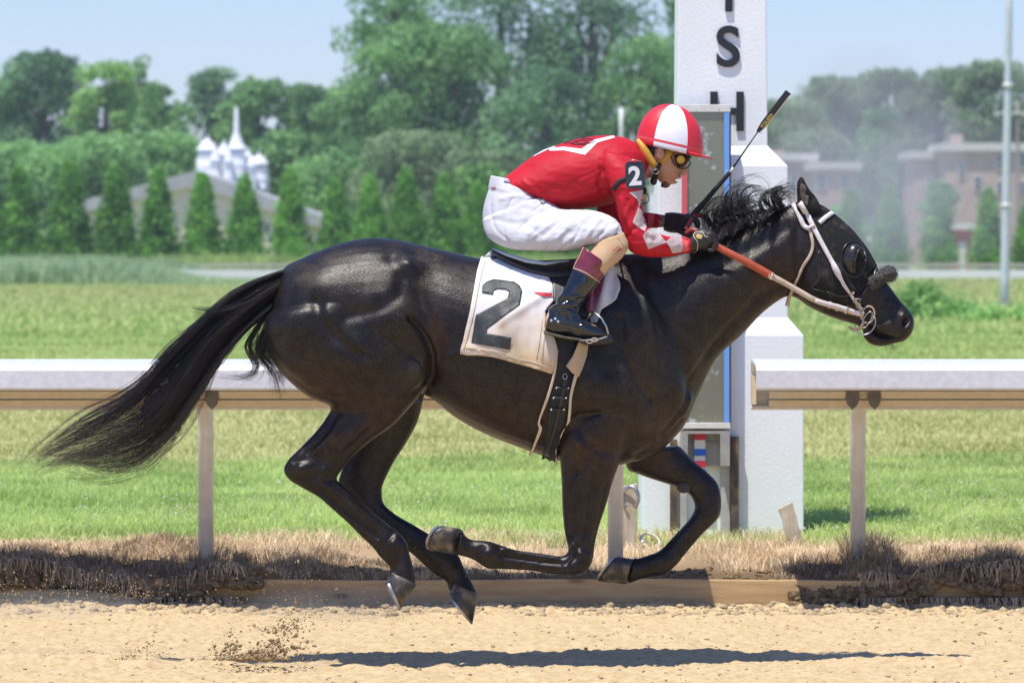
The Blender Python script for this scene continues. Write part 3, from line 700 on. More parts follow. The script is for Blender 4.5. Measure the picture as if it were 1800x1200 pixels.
HEDGE = [(-50, 300, 'conifer cut off by the left edge of the photo'), (34, 295, 'leftmost whole hedge conifer, by the left edge'), (122, 285, 'hedge conifer left of the gabled building, its top against the wood'), (203, 290, 'hedge conifer over the left eaves of the gabled building'),
         (278, 296, 'hedge conifer over the left half of the gable'), (355, 303, 'hedge conifer right under the leftmost white turret'), (430, 306, 'hedge conifer under the spire and right turrets'),
         (510, 297, 'hedge conifer over the right roof slope, left of the horses rump'), (588, 315, 'hedge conifer directly above the rump of the horse'), (650, 306, 'hedge conifer above the loins of the horse'),
         (714, 297, 'hedge conifer above the middle of the horses back'), (782, 306, 'hedge conifer left of the riders breeches'), (840, 318, 'hedge conifer touching the riders breeches'), (905, 312, 'hedge conifer hidden behind the rider'), (968, 312, 'hedge conifer hidden behind the riders thigh'),
         (1030, 312, 'hedge conifer behind the riders knee'), (1425, 345, 'hedge conifer behind the ear of the horse'), (1496, 332, 'hedge conifer just right of the horses ear'), (1565, 326, 'hedge conifer above the nose of the horse'),
         (1650, 334, 'hedge conifer left of the little red and white hut'), (1738, 330, 'hedge conifer right of the little hut, left of the lamp pole'), (1806, 352, 'hedge conifer cut off by the right edge')]
rs = np.random.RandomState(4)
for i, (px, top, lab) in enumerate(HEDGE):
    Y = 222; k = (CAMD + Y) / FPX; H = (462 - top + 6) * k; j = i % 3
    o = protos[j] if not used[j] else copy_thing(protos[j]); used[j] = True
    if o is protos[j]:
        for ch in o.children: ch.matrix_parent_inverse = Matrix()
    sc = H / 4.5; o.location = ((px - 900) * k, Y, .55); w = sc * rs.uniform(1.0, 1.15) * (1.02 if px < 900 else 1.1); o.scale = (w, w, sc); o.rotation_euler[2] = rs.rand() * 6; o['label'] = lab

# low hedge foot vegetation and tall weeds at left: ground cover
rs = np.random.RandomState(9)
n = 42000; x = rs.uniform(-26, 26, n); y = rs.uniform(205, 219, n); k = (x < 9) | (rs.rand(n) < .25); x, y = x[k], y[k]
h = .35 + .9 * rs.rand(len(x)) * vn(x * .5, y * .3, 95); V, F = blades(x, y, .15 + 0 * x, h * sstep(12, 6, x) + .25, .09, .5, rs)
tag(tris_obj('hedge_undergrowth', V, F, M['grass'], var=np.repeat(rs.rand(len(x)), 3)), kind='stuff')
n = 42000; x = rs.uniform(-24, -6.5, n); y = rs.uniform(160, 200, n)
h = (.3 + .85 * rs.rand(n) * (.4 + vn(x * .6, y * .3, 96))) * (sstep(-11.5, -15.0, x) * .9 + .18); V, F = blades(x, y, .15 + 0 * x, h, .06, .45, rs)
tag(tris_obj('tall_weeds', V, F, M['weed'], var=np.repeat(rs.rand(n), 3)), kind='stuff')

# bushes right of the horses nose
def bush(px, base, top, wpx, Y, label, seed, kd='light'):
    rs = np.random.RandomState(seed); k = (CAMD + Y) / FPX; R = wpx * k / 2; H = (base - top) * k; x = (px - 900) * k; z0 = CAMH - (base - HZ) * k
    root = empty('leafy_bush', (x, Y, z0), label, 'bush', 'low bushes in the field behind the horses nose')
    bl = [(rs.normal(0, .45) * R, rs.normal(0, .3) * R, H * (.2 + .55 * rs.rand()), R * .42, R * .42, H * .33) for _ in range(20)]
    V, F, v = crown(bl, 900, .055, rs, .7); tris_obj('foliage', V + np.array([x, Y, z0]), F, LEAF[kd], root, var=v)
    st = merge([tube([(x, Y, z0 - .1), (x + b[0] * .5, Y + b[1] * .5, z0 + b[2] * .6), (x + b[0], Y + b[1], z0 + b[2])], [.02, .012, .004], 5) for b in bl])
    obj('stems', *st, M['bark'], root)
bush(1622, 580, 488, 120, 78, 'leafy green bush directly behind the nose of the horse', 1)
bush(1692, 588, 512, 120, 76, 'low green bush left of the lamp pole foot', 2)
bush(1760, 592, 528, 130, 74, 'low spreading bush at the foot of the lamp pole', 3)
bush(1560, 590, 545, 60, 74, 'small low bush under the chin of the horse', 5)

# far rails of the outer track
def far_rail(name, Y, ztop, zbot, col, x0, x1, label, step=3.0):
    root = empty(name, ((x0 + x1) / 2, Y, .2), label, 'rail')
    obj('rail_cover', *merge([box(x0, x1, Y, Y + .35, zbot, ztop)]), col, root, smooth=False)
    for x in np.arange(x0 + 1, x1, step): obj('post', *tube([(x, Y + .3, 0), (x, Y + .3, zbot + .01)], .05, 8), col, root)
M['farwhite'] = mat('far_rail_paint', (.74, .74, .72), .6)
M['fartan'] = mat('far_rail_tan', (.46, .43, .36), .6)
far_rail('far_rail', 186, zz(474, 186), zz(488, 186), M['farwhite'], -14, 26, 'white far rail running across the whole field behind the horse', 2.6)
far_rail('outer_rail', 203, zz(463, 203), zz(469, 203), M['fartan'], -15, 26, 'thin tan rail just behind the white far rail', 3.0)

# ------------------------------------------------------------------ far buildings
M['cream'] = mat('cream_siding', (.70, .62, .52), .8, (.76, .68, .58), 1.2)
M['roofgrey'] = mat('grey_roof', (.34, .34, .36), .7, (.42, .42, .43), .8)
M['brick'] = mat('red_brick', (.44, .32, .27), .85, (.50, .38, .33), 1.5)
M['cornice'] = mat('pale_cornice', (.62, .60, .56), .7)
M['glass'] = mat('dark_window_glass', (.08, .10, .13), .15)
M['winframe'] = mat('white_window_frame', (.66, .66, .66), .6)
M['turret'] = mat('white_turret_paint', (.74, .76, .80), .6); M['turretblue'] = mat('turret_blue_trim', (.42, .58, .74), .6)
def gable():
    Y = 255; g = lambda px, py, y=Y: P(px, py, y); root = empty('gabled_building', (g(345, 430).x, Y, .2), 'long cream building with a grey gable roof behind the hedge conifers', 'building')
    e0, pk, e1 = g(148, 352), g(345, 300), g(560, 378)
    def prism(pts, y0, y1):
        n = len(pts); V = [(p[0], y, p[1]) for y in (y0, y1) for p in pts]
        return V, [tuple(range(n)), tuple(range(n, 2 * n))[::-1]] + [(k, k + n, (k + 1) % n + n, (k + 1) % n) for k in range(n)]
    obj('wall', *prism([(e0.x + .3, 0), (e1.x - .3, 0), (e1.x - .3, e1.z - .1), (pk.x, pk.z - .15), (e0.x + .3, e0.z - .1)], Y, Y + 22), M['cream'], root, smooth=False)
    obj('roof', *prism([(e0.x - .3, e0.z - .1), (pk.x, pk.z), (e1.x + .3, e1.z - .1), (e1.x + .3, e1.z - .75), (pk.x, pk.z - .85), (e0.x - .3, e0.z - .75)], Y - .5, Y + 22.4), M['roofgrey'], root, smooth=False)
    for px in (215, 262, 312, 372, 470):
        a = g(px - 4, 392); b = g(px + 4, 410); w = obj('window', *box(a.x, b.x, Y - .06, Y - .003, b.z, a.z), M['winframe'], root, smooth=False)
        obj('pane', *box(a.x + .05, b.x - .05, Y - .09, Y - .062, b.z + .05, a.z - .05), M['glass'], w, smooth=False)
gable()
def turrets():
    Y = 278; k = (CAMD + Y) / FPX; root = empty('turreted_cupola', (P(410, 330, Y).x, Y, .2), 'white cluster of small pointed turrets with one tall spire above the gabled roof', 'cupola')
    def lathe(px, prof, y):
        V, F = [], []; n = 16; x = (px - 900) * k
        for (py, w) in prof:
            z = CAMH - (py - HZ) * k
            for q in range(n): V.append((x + w * k * cos(2 * pi * q / n), y + w * k * sin(2 * pi * q / n), z))
        for i in range(len(prof) - 1):
            for q in range(n): F.append((i * n + q, i * n + (q + 1) % n, (i + 1) * n + (q + 1) % n, (i + 1) * n + q))
        F += [tuple(range(n)), tuple((len(prof) - 1) * n + q for q in range(n))[::-1]]
        return V, F
    for px, ptop, pe, w, yy in ((365, 234, 264, 20, 0), (393, 242, 272, 15, .6), (416, 190, 262, 18, -.3), (434, 256, 284, 14, .8), (455, 263, 288, 17, .1), (380, 250, 282, 10, -.9), (404, 254, 284, 9, -1.2), (444, 270, 292, 9, -.9), (350, 262, 286, 7, .5)):
        spire = [(ptop, .8), (ptop + 10, 2.5), (pe - 12, w * .55), (pe - 3, w * .92), (pe, w)] if px != 416 else [(188, 2), (190, 3), (232, 5), (242, 8), (pe - 8, 13), (pe, w)]
        t = obj('turret', *lathe(px, [(pe + .5, w * .85), (pe + 24, w * .9), (pe + 26, w), (pe + 29, w), (332, w * .88)], Y + yy), M['turret'], root)
        obj('turret_roof', *lathe(px, spire, Y + yy), M['turret'], t); obj('trim_band', *lathe(px, [(pe + 2, w * .92), (pe + 5, w * .92)], Y + yy), M['turretblue'], t)
    a, b = P(352, 296, Y + .8), P(470, 345, Y + .8); obj('drum', *box(a.x, b.x, Y + .5, Y + 3, b.z - 3.5, a.z), M['turret'], root, smooth=False)
turrets()
def brick(px0, px1, pt, pb, Y, label, wins, chim=None, step=None):
    a, b = P(px0, pt, Y), P(px1, pb, Y); root = empty('brick_house', ((a.x + b.x) / 2, Y, .2), label, 'house', 'brick houses far behind the hedge')
    obj('wall', *box(a.x, b.x, Y, Y + 10, 0, a.z - .5), M['brick'], root, smooth=False)
    obj('roof', *box(a.x - .4, b.x + .4, Y - .4, Y + 10.4, a.z - .48, a.z + .1), M['cornice'], root, smooth=False)
    for px, py, w, h in wins:
        c = P(px, py, Y); k = (CAMD + Y) / FPX; W_, H_ = w * k / 2, h * k / 2
        f = obj('window', *box(c.x - W_, c.x + W_, Y - .12, Y - .003, c.z - H_, c.z + H_), M['winframe'], root, smooth=False)
        obj('pane', *box(c.x - W_ * .75, c.x + W_ * .75, Y - .16, Y - .122, c.z - H_ * .85, c.z - .05), M['glass'], f, smooth=False)
        obj('pane', *box(c.x - W_ * .75, c.x + W_ * .75, Y - .16, Y - .122, c.z + .05, c.z + H_ * .85), M['glass'], f, smooth=False)
    for px, py in (chim or []):
        c = P(px, py, Y); obj('chimney', *box(c.x - .45, c.x + .45, Y + 4, Y + 5, a.z + .1, c.z), M['brick'], root, smooth=False)
brick(1662, 1850, 254, 420, 345, 'large red brick house with a pale cornice at the right edge', [(1718, 322, 13, 26), (1797, 282, 10, 24), (1757, 285, 12, 24), (1757, 330, 12, 24), (1690, 300, 12, 24), (1797, 330, 10, 24)], [(1690, 234)])
brick(1606, 1661, 268, 420, 352, 'narrow set-back wing of the large red brick house', [(1635, 322, 11, 24)])
brick(1432, 1506, 287, 420, 360, 'left low brick house with a white cornice right of the pillar', [(1444, 318, 20, 28), (1485, 318, 14, 24)])
brick(1340, 1430, 272, 420, 368, 'left brick house partly behind the pillar', [(1395, 318, 14, 26)], [(1372, 262)])
def hut():
    Y = 240; g = lambda px, py: P(px, py, Y); a, b = g(1668, 392), g(1716, 470); root = empty('small_hut', ((a.x + b.x) / 2, Y, .2), 'little red hut with a white roof between two hedge conifers', 'hut')
    obj('wall', *box(a.x + .15, b.x - .15, Y, Y + 2, 0, a.z - .3), mat('hut_red', (.42, .13, .12), .8), root, smooth=False)
    obj('roof', *merge([box(a.x, b.x, Y - .3, Y + 2.3, a.z - .35, a.z)]), M['cornice'], root, smooth=False)
    obj('door', *box(g(1684, 0).x, g(1698, 0).x, Y - .05, Y - .003, 0, g(0, 425).z), M['cornice'], root, smooth=False)
hut()
# poles
def pole(name, px_b, px_t, base, top, Y, r0, r1, m, label, cat):
    k = (CAMD + Y) / FPX; zb = CAMH - (base - HZ) * k - .3; zt = CAMH + (HZ - top) * k; xb, xt = (px_b - 900) * k, (px_t - 900) * k
    root = empty(name, (xb, Y, zb + .3), label, cat)
    pts = [(xb + (xt - xb) * f, Y, zb + (zt - zb) * f) for f in np.linspace(0, 1, 9)]
    obj('shaft', *tube(pts, list(np.linspace(r0, r1, 9)), 14), m, root); return root, xb, zb, zt, k
M['polegrey'] = mat('painted_grey_pole', (.50, .53, .58), .45, (.58, .60, .64), 6)
rt, xb, zb, zt, k = pole('lamp_pole', 1765, 1775, 548, -60, 98, .115, .075, M['polegrey'], 'tall pale grey metal pole standing in the field at the right', 'pole')
for py in (361, 150): z = CAMH - (py - HZ) * k; xx = xb + .12 * (z - zb) / (zt - zb); obj('joint_collar', *tube([(xx, 98, z - .04), (xx, 98, z + .04)], .12, 14), M['galv'], rt)
obj('base_plate', *tube([(xb, 98, zb + .2), (xb, 98, zb + .34)], .2, 14), M['galv'], rt)
rt, xb, zb, zt, k = pole('utility_pole', 1789, 1789, 440, 178, 330, .16, .11, mat('pole_wood', (.30, .26, .22), .9), 'grey utility pole with a crossarm behind the brick house', 'pole')
z = CAMH + (HZ - 199) * k; obj('crossarm', *box(xb - 1.7, xb + 1.2, 329.8, 330.0, z - .08, z + .08), M['cornice'], rt, smooth=False)
for dx in (-1.5, -.8, .5, 1.1): obj('insulator', *tube([(xb + dx, 329.9, z + .08), (xb + dx, 329.9, z + .3)], .06, 8), M['dark_steel'], rt)
pole('white_mast', 1091, 1092, 460, 190, 140, .075, .06, M['farwhite'], 'slim white mast rising between the rider and the pillar', 'mast')
# ------------------------------------------------------------------ horse
YN, YF = -.13, .13            # near and far legs
BODY = [(497, 474, 478, 540, 0, .05), (506, 465, 474, 590, 0, .13), (528, 455, 492, 645, 0, .20), (560, 441, 530, 680, 0, .245), (600, 427, 590, 700, 0, .27), (650, 418, 660, 700, 0, .275), (700, 422, 715, 690, 0, .27),
        (740, 431, 755, 698, 0, .262), (790, 442, 800, 733, 0, .28), (850, 455, 850, 761, 0, .30), (920, 458, 905, 783, 0, .31), (1000, 455, 970, 806, 0, .30), (1060, 450, 1030, 818, 0, .275), (1110, 446, 1085, 818, 0, .25), (1150, 446, 1135, 803, 0, .22), (1185, 470, 1175, 780, 0, .17), (1205, 520, 1200, 745, 0, .10)]
NECK = [(1090, 470, 1120, 812, 0, .20), (1125, 446, 1165, 785, 0, .20), (1165, 443, 1200, 752, 0, .18), (1200, 436, 1228, 692, 0, .155), (1232, 426, 1258, 632, 0, .13), (1265, 417, 1306, 586, 0, .112), (1300, 402, 1336, 554, 0, .098), (1335, 386, 1362, 533, 0, .09), (1365, 371, 1385, 521, 0, .085), (1392, 358, 1408, 527, 0, .082), (1412, 354, 1428, 540, 0, .08)]
HEAD = [(1395, 372, 1398, 512, 0, .06), (1412, 355, 1405, 526, 0, .078), (1440, 360, 1424, 540, 0, .095), (1462, 374, 1448, 552, 0, .105), (1484, 392, 1468, 560, 0, .108), (1504, 412, 1484, 565, 0, .100), (1524, 438, 1494, 568, 0, .085), (1541, 468, 1502, 570, 0, .070), (1556, 492, 1510, 574, 0, .060), (1570, 511, 1518, 583, 0, .053), (1584, 530, 1526, 594, 0, .050), (1598, 545, 1538, 602, 0, .052), (1607, 562, 1556, 605, 0, .050), (1605, 580, 1576, 603, 0, .040), (1598, 592, 1588, 600, 0, .022)]
LIPS = [(1521, 575, 1516, 590, 0, .02), (1534, 578, 1527, 603, 0, .034), (1548, 583, 1545, 609, 0, .036), (1560, 588, 1562, 607, 0, .025)]
THIGH = [(500, 530, 640, 500, -.07, .09), (466, 560, 690, 520, -.135, .135), (469, 605, 748, 590, -.145, .14), (482, 640, 755, 640, -.148, .135), (510, 672, 748, 672, -.145, .12), (545, 699, 735, 698, -.14, .10), (580, 714, 712, 726, -.135, .078), (572, 735, 690, 748, -.13, .068), (553, 760, 664, 767, -.13, .060), (527, 787, 634, 790, -.13, .050), (506, 808, 612, 812, -.13, .044), (498, 826, 597, 832, -.13, .042), (508, 843, 592, 842, -.13, .040), (532, 858, 600, 850, -.13, .034), (560, 874, 616, 864, -.13, .030), (584, 895, 632, 878, -.13, .029), (611, 919, 656, 900, -.13, .028), (638, 946, 684, 922, -.13, .029), (655, 962, 702, 936, -.13, .034), (667, 978, 715, 952, -.13, .037), (682, 993, 720, 972, -.13, .034), (686, 1003, 725, 990, -.13, .031), (682, 1010, 730, 1012, -.13, .038), (680, 1014, 731, 1030, -.13, .042)]
GAP = [(1, 1)]
THIGHF = [(600, 560, 760, 560, .12, .12), (600, 640, 756, 660, .13, .11), (630, 720, 745, 700, .13, .09), (630, 760, 734, 742, .13, .07), (618, 790, 712, 782, .13, .058), (606, 812, 692, 813, .13, .048), (596, 838, 674, 850, .13, .043), (594, 858, 672, 868, .13, .040), (606, 876, 676, 886, .13, .036), (632, 898, 698, 905, .13, .030), (668, 930, 728, 922, .13, .028), (700, 956, 760, 941, .13, .029), (722, 972, 785, 955, .13, .034), (742, 990, 806, 975, .13, .037), (765, 1011, 816, 997, .13, .035), (780, 1018, 824, 1012, .13, .031), (786, 1028, 832, 1027, .13, .037), (787, 1038, 840, 1044, .13, .042)]
FORE = [(985, 700, 1120, 700, -.13, .10), (983, 760, 1105, 760, -.145, .10), (984, 805, 1090, 810, -.145, .088), (987, 845, 1077, 847, -.14, .072), (988, 885, 1066, 886, -.135, .060), (991, 925, 1053, 926, -.13, .048), (996, 952, 1046, 955, -.13, .044), (999, 966, 1042, 984, -.13, .046), (994, 974, 1032, 1002, -.13, .045), (982, 977, 1012, 1010, -.13, .041), (962, 974, 974, 1009, -.13, .034), (935, 970, 935, 1003, -.13, .028), (907, 966, 905, 1001, -.13, .027), (880, 957, 876, 1000, -.13, .031), (862, 951, 857, 999, -.13, .037), (846, 949, 838, 987, -.13, .036), (830, 948, 824, 980, -.13, .030), (818, 941, 812, 977, -.13, .031), (812, 930, 800, 974, -.13, .038)]
FOREF = [(1090, 740, 1165, 800, .12, .09), (1100, 818, 1190, 782, .13, .085), (1120, 832, 1218, 808, .13, .068), (1150, 843, 1243, 829, .13, .056), (1190, 856, 1262, 850, .13, .046), (1212, 869, 1268, 878, .13, .043), (1221, 889, 1265, 906, .13, .044), (1214, 908, 1250, 924, .13, .040), (1198, 927, 1236, 937, .13, .032), (1180, 946, 1218, 958, .13, .027), (1165, 962, 1202, 977, .13, .029), (1154, 970, 1190, 992, .13, .036), (1142, 974, 1168, 1010, .13, .036), (1130, 978, 1142, 1014, .13, .030), (1119, 981, 1122, 1019, .13, .032), (1113, 978, 1104, 1026, .13, .040)]
def ear(y, tilt):
    return [(1405, 372, 1446, 372, y, .030), (1403, 352, 1441, 362, y + tilt * .3, .030), (1402, 334, 1432, 346, y + tilt * .6, .024), (1403, 320, 1420, 332, y + tilt * .8, .016), (1407, 310, 1411, 313, y + tilt, .005)]
# a third trochanter / point of hip / knees / fetlock bumps come from the sculpting lists below
parts = [loft(BODY, 40, 5), loft(NECK, 32, 5), loft(HEAD, 32, 5), loft(LIPS, 16, 4), loft(THIGH, 28, 5), loft(THIGHF, 28, 5), loft(FORE, 28, 5), loft(FOREF, 28, 5), loft(ear(-.045, -.02), 16, 4), loft(ear(.045, .02), 16, 4)]
HV, HF = remesh(parts, .0070, 5)
HN = vnormals(HV, HF)
PX = HV[:, 0] * FPX / (CAMD + HV[:, 1]) + 900; PYY = HZ + (CAMH - HV[:, 2]) * FPX / (CAMD + HV[:, 1])
side = np.where(HV[:, 1] < .0, -1.0, 1.0); fw = np.clip(np.abs(HN[:, 1]) * 1.25, 0, 1)
disp = np.zeros(len(HV)); near = (HV[:, 1] < .02).astype(float)
def bump(px, py, rx, ry, ang, amp, only=None):
    global disp
    a = radians(ang); dx, dy = PX - px, PYY - py; u = (dx * cos(a) + dy * sin(a)) / rx; v = (-dx * sin(a) + dy * cos(a)) / ry
    g = np.exp(-(u * u + v * v)) * amp
    disp += g * (near if only == 'near' else (1 - near) if only == 'far' else 1)
def seg_d(pts):
    best = np.full(len(PX), 1e9)
    for (x0, y0), (x1, y1) in zip(pts[:-1], pts[1:]):
        vx, vy = x1 - x0, y1 - y0; t = np.clip(((PX - x0) * vx + (PYY - y0) * vy) / (vx * vx + vy * vy), 0, 1)
        best = np.minimum(best, np.hypot(PX - x0 - t * vx, PYY - y0 - t * vy))
    return best
def groove(pts, w, amp, only='both'):
    """a crease (amp < 0) or a ridge along a line"""
    global disp
    pts = crom(pts, 5)[:, :2]; dd = seg_d([tuple(p) for p in pts]); g = np.exp(-(dd / w) ** 2) * amp
    disp += g * (near if only == 'near' else 1)
# quarters
bump(715, 468, 26, 16, 20, .016); bump(745, 520, 30, 45, 0, -.012); bump(690, 560, 60, 60, 0, .012); bump(560, 500, 60, 45, 0, .010)
bump(620, 620, 55, 32, 38, .012); bump(512, 600, 26, 60, 0, .008); bump(735, 655, 26, 26, 0, .016); bump(700, 700, 26, 20, 0, .010); bump(650, 705, 40, 20, 10, -.006)
groove([(556, 530), (568, 560), (592, 590), (628, 622)], 12, -.008); groove([(572, 552), (596, 580), (630, 606)], 12, .006)
groove([(722, 560), (745, 590), (757, 630), (756, 668), (742, 700)], 6, -.020); groove([(735, 520), (752, 560), (764, 600), (768, 640), (762, 668)], 12, -.012)
groove([(480, 630), (505, 660), (548, 690), (600, 702)], 8, -.006); groove([(520, 618), (560, 655), (610, 680)], 10, -.006)
groove([(690, 455), (706, 480), (700, 520), (660, 545), (610, 555)], 12, -.006); groove([(700, 700), (725, 690), (745, 670)], 8, -.006)
bump(800, 590, 45, 60, 0, -.008); groove([(770, 640), (800, 622), (830, 612)], 8, .007)
# gaskin, hock
bump(620, 760, 36, 20, -40, .010); groove([(590, 725), (572, 760), (540, 795)], 7, -.010); groove([(652, 750), (610, 790), (582, 822)], 5, -.004)
bump(530, 822, 14, 10, 20, .009); bump(568, 826, 12, 9, 0, .008); bump(548, 838, 10, 12, 0, -.004); groove([(520, 812), (560, 800)], 6, -.005)
groove([(560, 862), (612, 903), (664, 944)], 4, -.009, 'near'); groove([(572, 852), (625, 888), (680, 930)], 4, .004, 'near'); groove([(690, 938), (680, 952), (668, 962)], 4, -.006, 'near'); groove([(548, 800), (560, 815), (556, 836)], 4, -.007, 'near'); groove([(600, 735), (580, 765), (548, 800)], 6, .005, 'near'); groove([(704, 972), (700, 990), (694, 1004)], 4, -.005, 'near'); bump(690, 955, 14, 12, 0, .006); bump(710, 1000, 9, 16, 0, .003)
# barrel: faint ribs
for i in range(8): groove([(790 + i * 24, 560 + i * 4), (800 + i * 22, 640 + i * 8), (812 + i * 18, 700 + i * 10)], 6, -.0018)
# shoulder and chest
groove([(1128, 470), (1150, 520), (1178, 570), (1202, 628), (1214, 680)], 12, -.012); bump(1120, 560, 40, 70, -20, .010); bump(1078, 690, 62, 46, 10, .016); bump(1125, 745, 45, 30, 10, .012); bump(1180, 690, 30, 50, -20, .014)
groove([(1090, 560), (1098, 620), (1122, 670), (1140, 700)], 8, -.007); groove([(1132, 520), (1142, 580), (1156, 640)], 6, .005); groove([(1018, 720), (1022, 760), (1050, 790), (1095, 800)], 8, -.008)
groove([(1120, 800), (1165, 770), (1195, 735)], 6, -.008); groove([(985, 760), (1010, 735), (1050, 725)], 7, -.008); bump(1022, 775, 24, 20, 0, .008); bump(1150, 790, 30, 14, -25, .008)
groove([(1160, 765), (1200, 710), (1225, 650), (1262, 606)], 5, -.008); groove([(1150, 780), (1185, 745), (1212, 700)], 4, .004)
# neck
groove([(1390, 500), (1350, 512), (1312, 545), (1272, 590), (1240, 640), (1222, 690)], 8, -.010); bump(1320, 470, 60, 26, -35, .008); groove([(1382, 400), (1340, 425), (1300, 448), (1262, 470)], 12, -.006); bump(1240, 520, 30, 60, 35, .007)
groove([(1404, 400), (1400, 440), (1404, 480), (1396, 505)], 8, -.009)
# foreleg
groove([(1046, 830), (1038, 880), (1030, 940)], 5, -.010, 'near'); groove([(1066, 850), (1056, 900), (1044, 950)], 4, -.006, 'near'); groove([(1010, 830), (1006, 880), (1004, 940)], 6, -.006, 'near'); groove([(1035, 800), (1020, 825), (1000, 835)], 6, -.007, 'near'); groove([(1008, 958), (1018, 972), (1034, 978)], 4, .006, 'near'); bump(1008, 992, 10, 8, 0, .006); bump(1030, 985, 8, 8, 0, .004)
groove([(985, 990), (960, 988), (920, 982), (880, 976)], 4, -.009, 'near'); groove([(980, 980), (930, 974), (885, 966)], 4, .004, 'near'); groove([(1016, 958), (1008, 975), (996, 990)], 4, -.007, 'near'); bump(1000, 1000, 8, 6, 0, .006, 'near'); bump(1022, 998, 7, 6, 0, .006, 'near'); groove([(848, 962), (838, 975), (836, 984)], 4, -.006, 'near'); bump(860, 972, 14, 12, 0, .007)
bump(1240, 885, 12, 14, 0, .005, 'near'); groove([(1230, 880), (1200, 925), (1170, 965)], 3.5, -.003)
# head
bump(1440, 500, 32, 40, 10, .012); groove([(1470, 470), (1496, 505), (1520, 540)], 5, .009); groove([(1455, 540), (1490, 545), (1520, 552)], 8, -.008); bump(1508, 458, 14, 12, 0, .010); groove([(1560, 520), (1540, 560)], 8, -.004)
bump(1590, 562, 10, 13, 25, .010); bump(1592, 565, 5, 8, 25, -.032); groove([(1528, 576), (1545, 588), (1564, 596), (1580, 600)], 3.5, -.026); groove([(1568, 540), (1580, 575), (1582, 590)], 6, -.005); bump(1425, 345, 8, 18, -15, -.014, 'near')
groove([(1545, 575), (1565, 570)], 6, .004)
k = disp * fw * np.where(disp < 0, 1.3, 2.0)
HV = HV + HN * k[:, None]
# laplacian relax once to melt the creases in
def relax(V, F, it=1, f=.5):
    E = set()
    for q in F:
        for a, b in zip(q, q[1:] + q[:1]): E.add((a, b) if a < b else (b, a))
    E = np.array(list(E)); cnt = np.zeros(len(V)); np.add.at(cnt, E[:, 0], 1); np.add.at(cnt, E[:, 1], 1)
    for _ in range(it):
        A = np.zeros_like(V); np.add.at(A, E[:, 0], V[E[:, 1]]); np.add.at(A, E[:, 1], V[E[:, 0]]); V = V + f * (A / cnt[:, None] - V)
    return V
HV = relax(HV, HF, 1, .3)
HB = bvh_of(HV, HF); HN = vnormals(HV, HF)

def coat_mat():
    m = bpy.data.materials.new('dark_bay_coat'); m.use_nodes = True; t = m.node_tree; N, L = t.nodes, t.links; b = N['Principled BSDF']
    tc = N.new('ShaderNodeTexCoord'); at = N.new('ShaderNodeAttribute'); at.attribute_name = 'dust'; a2 = N.new('ShaderNodeAttribute'); a2.attribute_name = 'brown'
    def noise(sc, det=4, vec=None):
        n = N.new('ShaderNodeTexNoise'); n.inputs['Scale'].default_value = sc; n.inputs['Detail'].default_value = det; L.new(vec or tc.outputs['Object'], n.inputs['Vector']); return n.outputs[0]
    base = mixcol(t, a2.outputs['Fac'], (.0062, .0038, .0030), (.026, .011, .0065))
    n1 = noise(160, 8); n0 = noise(9, 4)
    mm = N.new('ShaderNodeMath'); mm.operation = 'MULTIPLY'; L.new(n1, mm.inputs[0]); L.new(n0, mm.inputs[1])
    mr = N.new('ShaderNodeMapRange'); mr.inputs[1].default_value = .20; mr.inputs[2].default_value = .36; L.new(mm.outputs[0], mr.inputs[0])
    m2 = N.new('ShaderNodeMath'); m2.operation = 'MULTIPLY'; m2.use_clamp = True; L.new(mr.outputs[0], m2.inputs[0]); L.new(at.outputs['Fac'], m2.inputs[1])
    col = mixcol(t, m2.outputs[0], base, (.075, .056, .032)); L.new(col, b.inputs['Base Color'])
    mp = N.new('ShaderNodeMapping'); mp.inputs['Rotation'].default_value = (0, radians(35), 0); mp.inputs['Scale'].default_value = (70, 260, 420); L.new(tc.outputs['Object'], mp.inputs[0])
    hair = noise(1.0, 3, mp.outputs[0]); big = noise(14, 3)
    rr = N.new('ShaderNodeMapRange'); rr.inputs[3].default_value = .30; rr.inputs[4].default_value = .46; L.new(big, rr.inputs[0])
    r2 = N.new('ShaderNodeMath'); r2.operation = 'MULTIPLY_ADD'; r2.inputs[1].default_value = .35; L.new(m2.outputs[0], r2.inputs[0]); L.new(rr.outputs[0], r2.inputs[2]); L.new(r2.outputs[0], b.inputs['Roughness'])
    u = N.new('ShaderNodeBump'); u.inputs['Distance'].default_value = .0009; L.new(hair, u.inputs['Height'])
    fine = noise(130, 5); u2 = N.new('ShaderNodeBump'); u2.inputs['Distance'].default_value = .0007; L.new(fine, u2.inputs['Height']); L.new(u.outputs[0], u2.inputs['Normal'])
    L.new(u2.outputs[0], b.inputs['Normal'])
    sp1 = noise(330, 4); sp2 = noise(24, 5); mq = N.new('ShaderNodeMath'); mq.operation = 'MULTIPLY_ADD'; mq.inputs[1].default_value = .25; L.new(sp2, mq.inputs[0]); L.new(sp1, mq.inputs[2])
    ms = N.new('ShaderNodeMapRange'); ms.inputs[1].default_value = .50; ms.inputs[2].default_value = .76; ms.inputs[3].default_value = .16; ms.inputs[4].default_value = .62; L.new(mq.outputs[0], ms.inputs[0]); L.new(ms.outputs[0], b.inputs['Specular IOR Level'])
    b.inputs['Specular IOR Level'].default_value = .38; b.inputs['Specular Tint'].default_value = (1, .95, .93, 1); b.inputs['Sheen Weight'].default_value = .015; b.inputs['Sheen Roughness'].default_value = .45; b.inputs['Sheen Tint'].default_value = (.75, .72, .72, 1)
    return m
M['coat'] = coat_mat()
PX = HV[:, 0] * FPX / (CAMD + HV[:, 1]) + 900; PYY = HZ + (CAMH - HV[:, 2]) * FPX / (CAMD + HV[:, 1])
